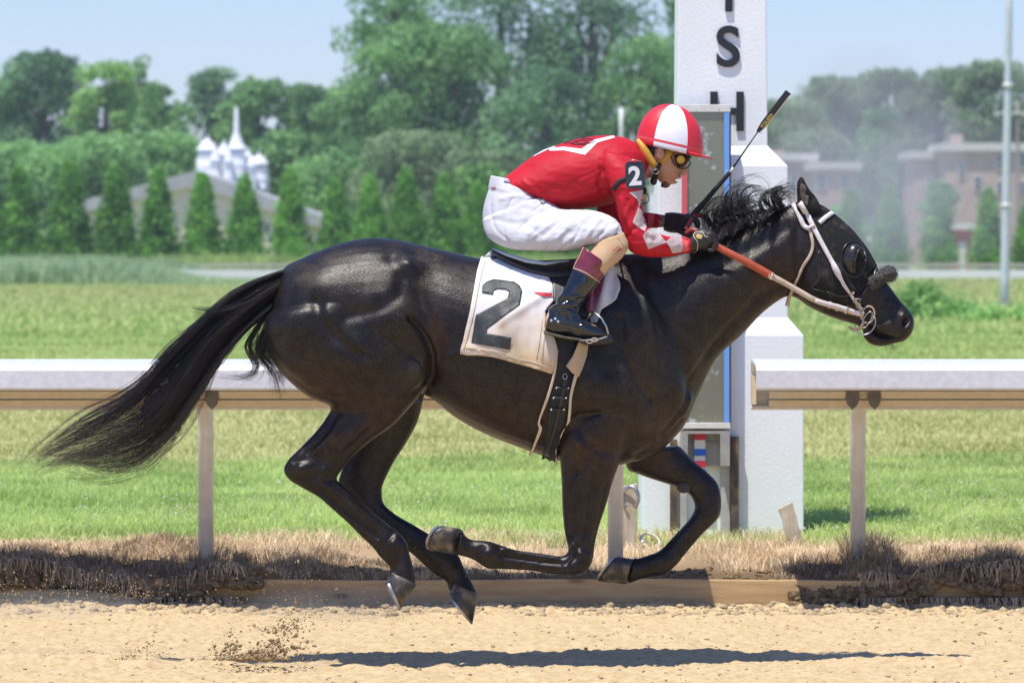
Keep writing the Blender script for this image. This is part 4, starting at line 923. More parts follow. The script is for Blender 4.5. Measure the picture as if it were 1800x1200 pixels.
def mask(lst):
    a = np.zeros(len(HV))
    for px, py, rx, ry, ang, amp in lst:
        t_ = radians(ang); dx, dy = PX - px, PYY - py; u = (dx * cos(t_) + dy * sin(t_)) / rx; v = (-dx * sin(t_) + dy * cos(t_)) / ry
        a = np.maximum(a, amp * np.exp(-(u * u + v * v)))
    return a
dust = mask([(560, 470, 60, 36, -22, .6), (640, 500, 60, 40, 0, .35), (1105, 690, 40, 60, 0, .45), (1300, 465, 50, 24, -32, .55), (1190, 505, 12, 45, 5, .7), (820, 500, 50, 40, 0, .3), (740, 450, 55, 14, 12, .9), (705, 560, 26, 60, 15, .6), (745, 490, 14, 25, 10, .9), (730, 660, 35, 30, 0, .4), (1240, 640, 22, 80, 35, .7), (1290, 560, 25, 45, 40, .6), (1150, 700, 40, 60, 20, .45), (1120, 790, 50, 14, -20, .6), (1070, 580, 25, 20, 0, .7), (520, 450, 60, 30, -20, .2), (1540, 580, 40, 40, 0, .45), (1480, 430, 60, 60, 0, .35), (820, 470, 60, 15, 12, .4), (1030, 700, 60, 50, 0, .15), (700, 1000, 20, 20, 0, .2)])  # first entries paint sunlit sheen over the dust, the others are dust alone
brown = np.clip(mask([(560, 680, 70, 40, 30, .9), (640, 740, 80, 40, -30, .7), (1040, 780, 60, 50, 0, 1), (880, 760, 120, 40, 20, .7), (1170, 760, 60, 50, -30, .6), (765, 600, 16, 70, 0, 1), (1370, 490, 40, 60, 20, .9), (1120, 660, 40, 60, 0, .4), (990, 700, 60, 60, 0, .5)]), 0, 1)
horse = empty('racehorse', (0, 0, 0), 'dark bay racehorse galloping to the right with all four hooves off the ground', 'horse')
me = bpy.data.meshes.new('body'); me.from_pydata(HV.tolist(), [], HF); me.update()
for nm, arr in (('dust', dust), ('brown', brown)): a = me.attributes.new(nm, 'FLOAT', 'POINT'); a.data.foreach_set('value', arr.astype(np.float32))
link('body', me, M['coat'], horse)

# chestnut pad on the far foreleg
V, F = ball(P(1202, 856, .085), (.028, .012, .024)); obj('chestnut', V, F, mat('chestnut_pad', (.045, .038, .03), .8), horse)

# hooves with shoes
M['hoof'] = mat('hoof_horn', (.035, .033, .032), .45, (.22, .17, .11), 22, .001, 60, ramp=(.45, .7))
M['sole'] = mat('hoof_sole', (.07, .062, .05), .85, (.16, .14, .11), 30, .003, 60)
def hoof(toe, heel, cf, cb, y, tilt=0.0, wid=.062):
    toe, heel, cf, cb = P(*toe, y), P(*heel, y), P(*cf, y), P(*cb, y)
    sc, cc = (toe + heel) / 2, (cf + cb) / 2; n = (sc - cc); u = (toe - heel) / 2; ud = u.normalized(); n = (n - ud * n.dot(ud)).normalized()
    Vd = (Vector((0, cos(tilt), 0)) + n * sin(tilt)).normalized(); K = 28; Vv, Ff = [], []
    def ring(c, U, w, back=.0):
        out = []
        for k in range(K):
            th = 2 * pi * k / K; a, b_ = cos(th), sin(th)
            if a < 0: a *= .86; b_ = math.copysign(abs(b_) ** .8, b_)
            out.append(c + U * a + Vd * w * b_)
        return out
    for f, bulge in ((0, -.02), (.06, .035), (.35, .01), (.7, .0), (1, 0)):
        c = cc.lerp(sc, f); U = ((cf - cb) / 2).lerp(u, f) * (1 + bulge); Vv += ring(c, U, (.048 * (1 - f) + wid * f) * (1 + bulge))
    for i in range(4):
        for k in range(K): Ff.append((i * K + k, i * K + (k + 1) % K, (i + 1) * K + (k + 1) % K, (i + 1) * K + k))
    Ff.append(tuple(range(K))[::-1])
    b5 = len(Vv); Vv += ring(sc, u * .80, wid * .78); b6 = len(Vv); Vv += ring(sc - n * .012 - ud * .006, u * .6, wid * .6)
    for k in range(K): Ff.append((4 * K + k, 4 * K + (k + 1) % K, b5 + (k + 1) % K, b5 + k)); Ff.append((b5 + k, b5 + (k + 1) % K, b6 + (k + 1) % K, b6 + k))
    Ff.append(tuple(b6 + k for k in range(K))); nf = len(Ff)
    mi = [0] * (4 * K + 1) + [1] * (nf - 4 * K - 1)
    h = obj('hoof', Vv, Ff, [M['hoof'], M['sole']], horse, midx=mi)
    # shoe
    Sv, Sf = [], []; ths = np.linspace(-2.35, 2.35, 26)
    for th in ths:
        a, b_ = cos(th), sin(th)
        for (r, off) in ((1.04, .0), (1.04, .009), (.80, .009), (.80, .0)):
            aa = a * (.9 if a < 0 else 1); Sv.append(sc + u * aa * r + Vd * wid * b_ * r + n * off)
    for i in range(25):
        for k in range(4): Sf.append((i * 4 + k, i * 4 + (k + 1) % 4, i * 4 + 4 + (k + 1) % 4, i * 4 + 4 + k))
    Sf += [(3, 2, 1, 0), (100, 101, 102, 103)]
    obj('horseshoe', Sv, Sf, M['iron'], h, smooth=False)
hoof((704, 1070), (679, 1014), (732, 1026), (685, 1004), YN, .1)
hoof((831, 1093), (786, 1038), (841, 1042), (792, 1022), YF, .0)
hoof((756, 966), (786, 922), (796, 973), (812, 927), YN, -.55, .06)
hoof((1052, 1022), (1091, 974), (1102, 1026), (1116, 980), YF, -.25, .06)

# ------------------------------------------------------------------ hair
def strands(name, guides, n, mat_, parent, r0=.0007, r1=.00015, seed=1, seg=22, jit=.012, clump=14, curl=.0, taper_len=(.75, 1.0), yspread=.05, k=3):
    """guides: list of [(px,py,y)...]; every strand runs between two neighbouring guides"""
    rs = np.random.RandomState(seed); G = []
    for g in guides:
        pts = np.array([P(a, b, c) for a, b, c in g]); c = crom(pts, 8); L = np.concatenate([[0], np.cumsum(np.linalg.norm(np.diff(c, axis=0), axis=1))]); L /= L[-1]
        G.append(np.stack([np.interp(np.linspace(0, 1, seg), L, c[:, j]) for j in range(3)], 1))
    G = np.array(G); V, F = [], []; base = 0; T = np.linspace(0, 1, seg)
    centers = [(rs.rand(), rs.normal(0, 1), rs.rand(3) * 6.28, .5 + rs.rand()) for _ in range(clump)]
    for i in range(n):
        cu, cy, cph, cam_ = centers[rs.randint(clump)]; u = np.clip(cu + rs.normal(0, .032), 0, .9999) if rs.rand() < .92 else rs.rand() * .9999
        q = u * (len(G) - 1); a = int(q); f = q - a; p = G[a] * (1 - f) + G[min(a + 1, len(G) - 1)] * f
        end = taper_len[0] + (taper_len[1] - taper_len[0]) * rs.rand(); idx = T * end * (seg - 1); i0 = np.minimum(idx.astype(int), seg - 2); ff = (idx - i0)[:, None]; p = p[i0] * (1 - ff) + p[i0 + 1] * ff
        ph = cph + rs.normal(0, .35, 3); am = jit * cam_ * (.8 + .4 * rs.rand()) * (.15 + T)[:, None]
        p = p + am * np.stack([np.sin(T * (3 + 4 * cu) + ph[0]), .8 * np.sin(T * 4 + ph[1]), np.sin(T * (3.5 + 3 * cu) + ph[2])], 1)
        p[:, 1] += (cy * .4 + rs.normal(0, .5)) * yspread * (.5 + .5 * T)
        if curl: p += curl * T[:, None] ** 2 * np.stack([np.sin(T * 9 + ph[0]), np.cos(T * 8 + ph[1]), np.cos(T * 9 + ph[2])], 1)
        t = np.gradient(p, axis=0); t /= np.maximum(np.linalg.norm(t, axis=1, keepdims=True), 1e-9)
        ref = np.array([0, 1, 0.2]); b = np.cross(t, ref); b /= np.maximum(np.linalg.norm(b, axis=1, keepdims=True), 1e-9); c2 = np.cross(t, b)
        r = (r0 + (r1 - r0) * T ** 1.5) * (.6 + .8 * rs.rand())
        ring = np.stack([p + r[:, None] * (b * cos(2 * pi * j / k) + c2 * sin(2 * pi * j / k)) for j in range(k)], 1).reshape(-1, 3)
        V.append(ring); s = np.arange(seg - 1)[:, None] * k
        fs = np.concatenate([np.stack([s[:, 0] + j, s[:, 0] + (j + 1) % k, s[:, 0] + k + (j + 1) % k, s[:, 0] + k + j], 1) for j in range(k)]) + base
        F.append(fs); base += len(ring)
    return tris_obj(name, np.vstack(V), np.vstack(F), mat_, parent, smooth=True, k=4)
def hair_mat(name, c1, c2, rough=.38):
    m = mat(name, c1, rough, c2, 6, spec=.6); return m
M['hair'] = hair_mat('black_hair', (.008, .0065, .006), (.022, .014, .011))
M['hairtip'] = hair_mat('brown_hair_tips', (.02, .012, .010), (.075, .035, .025))
gd = lambda pts, y=0.0: [(a, b, y) for a, b in pts]
tg = [gd([(500, 474), (452, 492), (405, 515), (372, 545), (330, 580), (288, 620), (255, 665), (205, 702), (145, 732), (90, 778), (40, 824)], -.05),
      gd([(498, 482), (445, 505), (400, 540), (365, 575), (325, 615), (285, 655), (235, 705), (180, 740), (120, 770), (60, 812)], .03),
      gd([(492, 500), (440, 535), (398, 575), (362, 615), (335, 660), (295, 705), (245, 750), (185, 775), (120, 795), (65, 815)], -.06),
      gd([(486, 520), (440, 560), (400, 600), (372, 640), (345, 680), (312, 730), (262, 780), (200, 805), (140, 808), (85, 805)], .04),
      gd([(480, 540), (440, 575), (405, 610), (378, 645), (350, 690), (318, 742), (282, 785), (235, 820), (180, 828), (125, 812)], -.04)]
tail = strands('tail', tg, 2200, M['hair'], horse, .0010, .0002, 3, 30, .024, 24, .005, (.40, 1.0), .09)
strands('tail_tips', tg, 330, M['hairtip'], tail, .0009, .00025, 4, 26, .035, 20, 0, (.85, 1.03), .06)
w1_ = [gd([(488, 500), (450, 520), (410, 535), (370, 545), (325, 540)], -.08), gd([(485, 515), (450, 530), (420, 550), (385, 556), (345, 562)], -.06)]
strands('tail_wisp', w1_, 160, M['hair'], tail, .0009, .0002, 5, 18, .012, 6, 0, (.6, 1), .03)
w2_ = [gd([(484, 530), (445, 575), (425, 605), (440, 640), (415, 662), (375, 672)], -.08), gd([(480, 540), (450, 570), (440, 605), (456, 640), (430, 668), (395, 668)], -.06), gd([(478, 550), (460, 590), (455, 620), (478, 650), (482, 690)], -.07), gd([(476, 570), (468, 600), (475, 630), (492, 650), (500, 672)], -.06)]
strands('tail_wisp', w2_, 420, M['hair'], tail, .001, .0002, 6, 20, .022, 14, .010, (.6, 1.05), .05)
# dense tail core (the dock) carrying the hair
V, F = loft([(500, 474, 484, 540, 0, .045), (455, 495, 442, 552, -.01, .05), (412, 518, 405, 590, -.01, .05), (374, 555, 372, 620, -.01, .045), (340, 600, 340, 668, 0, .04), (318, 640, 325, 690, 0, .02), (300, 678, 308, 700, 0, .006)], 18, 4)
V = np.array([tuple(v) for v in V]); V += (np.stack([vn(V[:, 0] * 9, V[:, 2] * 30, 5), vn(V[:, 0] * 9, V[:, 2] * 30, 6), vn(V[:, 0] * 9, V[:, 2] * 30, 7)], 1) - .5) * .02
obj('tail_dock', V, F, M['hair'], tail)
# mane: roots along the crest, blown up and back, tips curling forward
rs = np.random.RandomState(12); crest = crom([(1243, 424), (1265, 414), (1300, 401), (1340, 384), (1370, 370), (1392, 360)], 10)[:, :2]
def mane_guides(m, lo, hi, y0, L0, L1, seed):
    rs = np.random.RandomState(seed); out = []
    for i in range(m):
        t = lo + (hi - lo) * (i + .5) / m; c = crest[int(t * (len(crest) - 1))]; L = L0 + (L1 - L0) * rs.rand(); d = rs.normal(0, .25); s = rs.choice([1, 1, 1, -.35])
        out.append([(c[0], c[1] + 3, y0), (c[0] - L * .32 + 4 * d, c[1] - L * .35, y0 - .02), (c[0] - L * .42 + 8 * d, c[1] - L * .78, y0 - .02 + rs.normal(0, .02)), (c[0] - L * .15 + s * L * .12, c[1] - L * 1.02, y0 + rs.normal(0, .03)), (c[0] + s * L * .30, c[1] - L * .92 + 5 * d, y0 + rs.normal(0, .03)), (c[0] + s * L * .48, c[1] - L * .60, y0 + rs.normal(0, .03))])
    return out
mane = None
for j in range(30):
    t0 = .13 + rs.rand() * .75; g = mane_guides(3, t0, t0 + .10, rs.normal(0, .02), (14 + 50 * rs.rand()) * (.5 + .6 * sin(pi * min(1, t0 + .1))), (26 + 58 * rs.rand()) * (.5 + .6 * sin(pi * min(1, t0 + .1))), 300 + j)
    o = strands('mane' if mane is None else 'mane_lock', g, 34, M['hair'], horse if mane is None else mane, .0008, .0002, 400 + j, 20, .012, 3, .012, (.4, 1.15), .05); mane = mane or o
for j in range(26):     # hair lying down on the near side of the crest
    t0 = rs.rand() ** 1.4 * .8; c = crest[int(t0 * (len(crest) - 1))]; g = []
    for q in range(2):
        dx = rs.normal(0, 5) + q * 10; L = 26 + 26 * rs.rand() * (1 - t0)
        g.append([(c[0] + dx * .4, c[1] - 2, -.02), (c[0] + dx - L * .5, c[1] - 6, -.06), (c[0] + dx - L, c[1] + 8, -.10), (c[0] + dx - L * 1.1, c[1] + 22 * (1 - t0 * .5), -.125)])
    strands('mane_lock', g, 60, M['hair'], mane, .0009, .0002, 500 + j, 14, .011, 5, .004, (.5, 1.05), .03)
for j in range(14):     # wisps over the withers, behind the hands
    c = (1232 + rs.rand() * 60, 405 + rs.rand() * 18); L = 30 + rs.rand() * 40
    g = [[(c[0], c[1], -.03), (c[0] - 5, c[1] - L * .7, -.05), (c[0] + 22, c[1] - L, -.05), (c[0] + 50, c[1] - L * .8, -.04), (c[0] + 62, c[1] - L * .5, -.03)], [(c[0] + 8, c[1], -.02), (c[0] + 2, c[1] - L * .6, -.03), (c[0] + 28, c[1] - L * .9, -.03), (c[0] + 52, c[1] - L * .65, -.03), (c[0] + 60, c[1] - L * .4, -.03)]]
    strands('mane_lock', g, 14, M['hair'], mane, .0008, .0002, 600 + j, 18, .008, 3, .002, (.6, 1.0), .01)
# ergot tufts / whiskers
rw = [[(1545, 606, -.02), (1548, 618, -.03), (1556, 628, -.03)], [(1570, 604, -.02), (1576, 612, -.03), (1580, 620, -.03)]]
strands('whiskers', rw, 26, M['hair'], horse, .0003, .0001, 8, 8, .006, 8, 0, (.4, 1), .02)
# ------------------------------------------------------------------ surface-following helpers
def cast(px, py, B, off=0.0, back=None):
    o = P(px, py, -1.6); d = (P(px, py, 1.0) - o).normalized(); h = B.ray_cast(o, d)
    if h[0] is None:
        q = P(px, py, back if back is not None else 0); n = B.find_nearest(q); y = n[0].y if back is None else back
        return P(px, py, y - off)
    n = h[1]; n = n if n.y < 0 else -n
    return h[0] + (n * .6 + Vector((0, -.4, 0))).normalized() * off
def patch(poly, B, off, step=3.0, back=None, wob=None, inner=True):
    """polygon drawn on a surface, returned as its own little mesh"""
    poly = [Vector(p) for p in poly]; dense = []
    for a, b in zip(poly, poly[1:] + poly[:1]):
        n = max(1, int((b - a).length / step))
        for i in range(n): dense.append(a.lerp(b, i / n))
    x0, x1 = min(p.x for p in dense), max(p.x for p in dense); y0, y1 = min(p.y for p in dense), max(p.y for p in dense)
    pts = list(dense); nb = len(dense)
    for gx in np.arange(x0 + step * .7, x1, step):
        for gy in np.arange(y0 + step * .7, y1, step):
            q = Vector((gx, gy)); ins = False; j = nb - 1
            for i in range(nb):
                a, b = dense[i], dense[j]
                if (a.y > gy) != (b.y > gy) and gx < (b.x - a.x) * (gy - a.y) / (b.y - a.y) + a.x: ins = not ins
                j = i
            if ins and min((q - d).length for d in dense) > step * .45: pts.append(q)
    r = geometry.delaunay_2d_cdt(pts, [(i, (i + 1) % nb) for i in range(nb)], [list(range(nb))], 1, 1e-4)
    V = [cast(p.x, p.y, B, off + (wob(p.x, p.y) if wob else 0), back) for p in r[0]]
    F = []
    for f in r[2]:
        f = list(f); a, b, c = (V[i] for i in f[:3])
        if (b - a).cross(c - a).y > 0: f = f[::-1]
        F.append(tuple(f))
    return V, F
def strip(pts, w, B, off, n=6, back=None, thick=.003):
    """strap laid on a surface; w in pixels (one value or one a point)"""
    A = [(p[0], p[1], (w[i] if hasattr(w, '__len__') else w)) for i, p in enumerate(pts)]; C = crom(A, n) if len(A) > 2 else np.array([np.array(A[0]) + (np.array(A[1]) - np.array(A[0])) * i / n for i in range(n + 1)])
    V, F = [], []; N = len(C)
    for i in range(N):
        t = C[min(i + 1, N - 1)][:2] - C[max(i - 1, 0)][:2]; t = t / np.linalg.norm(t); nn = np.array([-t[1], t[0]]); h = C[i][2] / 2
        a = cast(C[i][0] + nn[0] * h, C[i][1] + nn[1] * h, B, off, back); b = cast(C[i][0] - nn[0] * h, C[i][1] - nn[1] * h, B, off, back); d = Vector((0, thick, 0))
        V += [a, b, b + d, a + d]
    for i in range(N - 1):
        for k in range(4): F.append((i * 4 + k, i * 4 + (k + 1) % 4, i * 4 + 4 + (k + 1) % 4, i * 4 + 4 + k))
    F += [(3, 2, 1, 0), tuple((N - 1) * 4 + k for k in range(4))]
    return V, F
def ribbon(pts, w, thick=.003, n=6):
    """free strap through (px,py,y) points, its flat side towards the rail side of the horse"""
    A = np.array([(p[0], p[1], p[2], (w[i] if hasattr(w, '__len__') else w)) for i, p in enumerate(pts)], float); C = crom(A, n); V, F = [], []; N = len(C)
    for i in range(N):
        t = C[min(i + 1, N - 1)][:2] - C[max(i - 1, 0)][:2]; t = t / max(np.linalg.norm(t), 1e-6); nn = np.array([-t[1], t[0]]); h = C[i][3] / 2
        a = P(C[i][0] + nn[0] * h, C[i][1] + nn[1] * h, C[i][2]); b = P(C[i][0] - nn[0] * h, C[i][1] - nn[1] * h, C[i][2]); d = Vector((0, thick, 0)); V += [a, b, b + d, a + d]
    for i in range(N - 1):
        for k in range(4): F.append((i * 4 + k, i * 4 + (k + 1) % 4, i * 4 + 4 + (k + 1) % 4, i * 4 + 4 + k))
    F += [(3, 2, 1, 0), tuple((N - 1) * 4 + k for k in range(4))]
    return V, F
def solid(o, t=.003, off=1.0):
    m = o.modifiers.new('solid', 'SOLIDIFY'); m.thickness = t; m.offset = -off; return o
def flat_text(ch, px, py, hpx, ang, B, off, m, parent, name='numeral', y=None, bold=.01, wscale=1.0):
    cu = bpy.data.curves.new('t', 'FONT'); cu.body = ch; cu.size = 1; cu.offset = bold; o = bpy.data.objects.new('t', cu); COL.objects.link(o)
    me = bpy.data.meshes.new_from_object(o.evaluated_get(bpy.context.evaluated_depsgraph_get())); bpy.data.objects.remove(o)
    co = np.array([v.co[:2] for v in me.vertices]); F = [tuple(p.vertices) for p in me.polygons]; bpy.data.meshes.remove(me)
    co -= (co.max(0) + co.min(0)) / 2; co *= hpx / (co[:, 1].max() - co[:, 1].min()); co[:, 0] *= wscale; a = radians(ang); V = []
    for u, v in co:
        qx, qy = px + u * cos(a) - v * sin(a) * -1 * -1, py - (u * sin(a) + v * cos(a)); qx = px + u * cos(a) - v * sin(a)
        V.append(cast(qx, qy, B, off) if y is None else P(qx, qy, y))
    return obj(name, V, F, m, parent, smooth=False)
def shell(B_V, B_F, N, poly, off, ymax=9.0):
    """the faces of a skin that lie inside an outline, lifted off it"""
    px_ = B_V[:, 0] * FPX / (CAMD + B_V[:, 1]) + 900; py_ = HZ + (CAMH - B_V[:, 2]) * FPX / (CAMD + B_V[:, 1]); ins = np.zeros(len(B_V), bool); j = len(poly) - 1
    for i in range(len(poly)):
        (ax, ay), (bx_, by_) = poly[i], poly[j]
        with np.errstate(divide='ignore', invalid='ignore'): c = ((ay > py_) != (by_ > py_)) & (px_ < (bx_ - ax) * (py_ - ay) / (by_ - ay + 1e-12) + ax)
        ins ^= c; j = i
    ins &= B_V[:, 1] < ymax; idx = -np.ones(len(B_V), int); ids = np.where(ins)[0]; idx[ids] = np.arange(len(ids))
    V = B_V[ids] + N[ids] * off; F = [tuple(idx[list(f)]) for f in B_F if all(ins[i] for i in f)]
    return V, F

# ------------------------------------------------------------------ hood with eye cup, saddle cloth, saddle, bridle
M['hood'] = mat('black_hood_cloth', (.010, .010, .010), .8, (.075, .06, .04), 28, .0015, 500, ramp=(.52, .82), detail=8, spec=.25)
M['cup'] = mat('black_plastic_cup', (.012, .012, .013), .28, (.03, .028, .025), 30)
hood = empty('blinker_hood', tuple(P(1480, 450, 0)), 'black cloth hood with a cup over the eye on the head of the horse', 'hood')
V, F = shell(HV, HF, HN, [(1398, 300), (1432, 300), (1452, 362), (1480, 380), (1508, 408), (1530, 435), (1542, 465), (1531, 482), (1515, 508), (1502, 532), (1470, 541), (1431, 524), (1425, 506), (1437, 486), (1438, 440), (1430, 402), (1418, 372), (1400, 360)], .0045)
o = obj('hood_cloth', V, F, M['hood'], hood); solid(o, .003)
V, F = strip([(1440, 440), (1441, 488), (1428, 505), (1450, 512)], 2.2, HB, .008); obj('hood_seam', V, F, M['cup'], hood)
V, F = strip([(1452, 512), (1480, 520), (1500, 515)], 3, HB, .008); obj('hood_seam', V, F, M['cup'], hood)
V, F = strip([(1540, 468), (1534, 488), (1520, 510), (1512, 520)], 3.5, HB, .008); obj('hood_seam', V, F, M['cup'], hood)
c = cast(1499, 455, HB) + Vector((0, .004, 0)); bv_, bf_ = ball((0, 0, 0), (.044, .040, .062), 30, 20); R = Matrix.Rotation(radians(12), 3, 'Y')
keepv = [(v[0] * .86 - v[1] * .5 < .026 and v[1] < .012) for v in bv_]; mp_ = {}; V = []
for i, v in enumerate(bv_):
    if keepv[i]: mp_[i] = len(V); V.append(c + R @ Vector(v))
F = [tuple(mp_[i] for i in f) for f in bf_ if all(i in mp_ for i in f)]
solid(obj('eye_cup', V, F, M['cup'], hood), .004)
rimp = []
for th in np.linspace(-pi, pi, 40):
    for rr_ in np.linspace(.2, 0, 200):     # where the ellipsoid meets the opening plane
        e1 = Vector((.5, .86, 0)); q_ = Vector((.86, -.5, 0)) * .026 + e1 * (rr_ * cos(th)) + Vector((0, 0, rr_ * sin(th)))
        if (q_.x / .044) ** 2 + (q_.y / .040) ** 2 + (q_.z / .062) ** 2 <= 1: break
    if q_.y < .010: rimp.append(c + R @ q_)
obj('cup_rim', *tube(rimp, .0035, 8), M['cup'], hood)
obj('cup_flange', *tube([cast(1499 + 21 * cos(t_) , 456 + 31 * sin(t_), HB, .006) for t_ in np.linspace(0, 2 * pi, 26)], .004, 6), M['cup'], hood)
obj('eye', *ball(c + Vector((.014, .012, .002)), (.019, .016, .017), 18, 12), mat('horse_eye', (.008, .006, .005), .05, coat=1), horse)
V, F = patch([(1408, 322), (1414, 326), (1420, 345), (1419, 362), (1412, 356), (1407, 340)], HB, .007, 3); obj('ear_lining', V, F, mat('ear_fuzz', (.05, .038, .03), .9, (.12, .10, .085), 60, .002, 200), horse)
# nostril
V, F = ball(cast(1592, 567, HB, -.004), (.014, .011, .024), 14, 10); obj('nostril', V, F, mat('nostril_skin', (.02, .008, .008), .7), horse)

M['canvas'] = mat('white_canvas', (.68, .66, .66), .85, (.52, .42, .30), 5, .0012, 500, ramp=(.5, .78))
M['numcloth'] = mat('black_number_cloth', (.02, .024, .026), .55, (.035, .04, .042), 30, .0015, 60)
def canvas_mat():
    m = M['canvas']; t = m.node_tree; N, L = t.nodes, t.links; b = N['Principled BSDF']; tc = N.new('ShaderNodeTexCoord'); sp = N.new('ShaderNodeSeparateXYZ'); L.new(tc.outputs['Object'], sp.inputs[0])
    n = N.new('ShaderNodeTexNoise'); n.inputs['Scale'].default_value = 9; n.inputs['Detail'].default_value = 5; L.new(tc.outputs['Object'], n.inputs['Vector'])
    q = N.new('ShaderNodeMath'); q.operation = 'MULTIPLY_ADD'; q.inputs[1].default_value = .35; L.new(n.outputs[0], q.inputs[0]); L.new(sp.outputs[2], q.inputs[2])
    r = N.new('ShaderNodeMapRange'); r.inputs[1].default_value = 1.36; r.inputs[2].default_value = 1.66; r.inputs[3].default_value = 1; r.inputs[4].default_value = 0; L.new(q.outputs[0], r.inputs[0])
    c = mixcol(t, r.outputs[0], (.70, .69, .70), (.55, .41, .25)); L.new(c, b.inputs['Base Color'])
canvas_mat()
cl = empty('saddle_cloth', tuple(P(890, 550, -.2)), 'stained white saddle cloth with a large black number two', 'saddle cloth')
def wob(px, py):
    f = sstep(470, 640, py); w_ = .010 * sin((px - 820) * .062 + (py - 440) * .03) * f + .006 * sin((px - 900) * .13 - (py - 500) * .06) * f
    d = ((py - 505) - (980 - px) * .62) / 9.0; w_ += .010 * math.exp(-d * d) * (1 if px > 875 else .4) * min(1, max(0, (px - 850) / 40))
    d2 = ((px - 948) - (640 - py) * -.10) / 5.0; w_ += .005 * math.exp(-d2 * d2) * f
    return w_ + .004 * float(vn(px * .05, py * .05, 3))
CL = [(866, 437), (905, 459), (933, 468), (960, 480), (971, 505), (973, 530), (958, 548), (962, 575), (975, 596), (981, 618), (971, 657), (940, 647), (905, 638), (870, 627), (809, 621), (816, 592), (826, 550), (838, 480), (845, 457)]
V, F = patch(CL, HB, .018, 4.2, wob=lambda a, b: max(-.007, wob(a, b))); o = obj('cloth_side', V, F, M['canvas'], cl); solid(o, .003)
CLB = bvh_of([tuple(v) for v in V], F)
V2 = [Vector((v.x, -v.y, v.z)) for v in V]; solid(obj('cloth_side', V2, [f[::-1] for f in F], M['canvas'], cl), .003)
zl = lambda pts: [(800 + x / 2.857, 400 + y / 2.857) for x, y in pts]
V, F = patch(zl([(135, 328), (137, 292), (158, 272), (196, 260), (296, 273), (322, 290), (337, 318), (325, 388), (162, 506), (158, 531), (283, 552), (275, 613), (81, 578), (105, 438), (262, 358), (272, 322), (252, 311), (212, 308), (194, 316), (190, 336)]), CLB, .0035, 3.2)
solid(obj('numeral', V, F, M['numcloth'], cl), .001)
M['redcloth'] = mat('red_cloth_patch', (.55, .03, .04), .7)
V, F = patch(zl([(390, 325), (440, 326), (494, 330), (494, 349), (440, 345), (420, 338)]), CLB, .004, 3); obj('red_arrow', V, F, M['redcloth'], cl)
M['thread'] = mat('hem_fold', (.60, .50, .36), .9)
for pts in ([(819, 611), (870, 617), (903, 627), (938, 637), (966, 646)], [(852, 460), (842, 500), (832, 552), (821, 594), (815, 614)], [(953, 560), (948, 600), (943, 630)], [(960, 565), (956, 600), (952, 632)]):
    V, F = strip(pts, 1.6, CLB, .003, thick=.001); obj('hem_seam', V, F, M['thread'], cl)

sd = empty('racing_saddle', tuple(P(990, 470, 0)), 'small black racing saddle with maroon straps under the rider', 'saddle')
M['blackleather'] = mat('black_leather', (.010, .010, .012), .42, (.022, .022, .024), 20, .0008, 90)
M['maroon'] = mat('maroon_leather', (.14, .012, .028), .28, (.20, .03, .045), 15, .001, 40, coat=.5)
M['elastic'] = mat('black_elastic', (.008, .008, .009), .75, (.02, .02, .02), 40, .001, 300)
M['pad'] = mat('pale_blue_pad', (.35, .42, .50), .6)
SEAT = [(864, 436, 866, 452, 0, .07), (880, 442, 882, 462, 0, .13), (905, 451, 905, 476, 0, .17), (940, 461, 940, 492, 0, .20), (985, 462, 985, 505, 0, .21), (1030, 452, 1030, 500, 0, .19), (1062, 444, 1060, 492, 0, .14), (1080, 446, 1078, 480, 0, .08)]
V, F = loft(SEAT, 26, 4); obj('seat', V, F, M['blackleather'], sd)
V, F = tube([P(866, 437, -.10), P(890, 447, -.165), P(925, 458, -.20), (P(958, 463, -.213)), P(1000, 458, -.20)], [.003, .006, .008, .007, .004], 8); obj('pad_edge', V, F, M['pad'], sd)
V, F = patch([(968, 485), (1050, 470), (1064, 500), (1050, 540), (1040, 556), (1012, 560), (985, 548), (972, 530)], HB, .022, 4); solid(obj('flap', V, F, M['blackleather'], sd), .006)
V, F = patch([(933, 470), (962, 474), (964, 487), (944, 478)], CLB, .006, 4); obj('maroon_trim', V, F, M['maroon'], sd)
V, F = patch([(1058, 486), (1064, 492), (1054, 524), (1044, 548), (1030, 552), (1028, 540), (1040, 520)], HB, .034, 4); solid(obj('flap_lining', V, F, M['maroon'], sd), .005)
G = [(978, 585), (1012, 588), (1004, 650), (1001, 700), (990, 745), (978, 812), (954, 800), (960, 770), (965, 720), (972, 650)]
V, F = patch(G, HB, .016, 4.5); go = obj('girth', V, F, M['elastic'], sd); solid(go, .006); GB = bvh_of([tuple(v) for v in V], F)
for pts, w in (([(979, 618), (975, 650), (965, 690), (949, 735), (951, 750), (942, 775), (931, 800)], [2.5, 4, 4.5, 4, 5, 4, 5]), ([(1013, 655), (1004, 690), (1000, 725), (992, 752), (982, 790), (977, 815)], [6, 5, 4, 4, 2.5, 4])):
    V, F = strip(pts, w, HB, .024, thick=.006); obj('girth_edge', V, F, M['thread'], sd)
V, F = strip([(994, 662), (990, 690), (981, 730), (972, 765), (961, 800)], [8, 6, 6, 6, 8], GB, .006, thick=.004); st_ = obj('girth_strap', V, F, M['blackleather'], sd)
for py, x0, x1 in ((681, 977, 1000), (698, 972, 996), (718, 968, 992)):
    V, F = strip([(x0, py), (x1, py + 1)], 4, GB, .010, thick=.004); bu = obj('buckle', V, F, M['blackleather'], sd)
    for x in (x0 + 1, x1 - 1): obj('rivet', *ball(cast(x, py, GB, .013), (.0035, .003, .0035), 8, 6), M['galv'], bu)
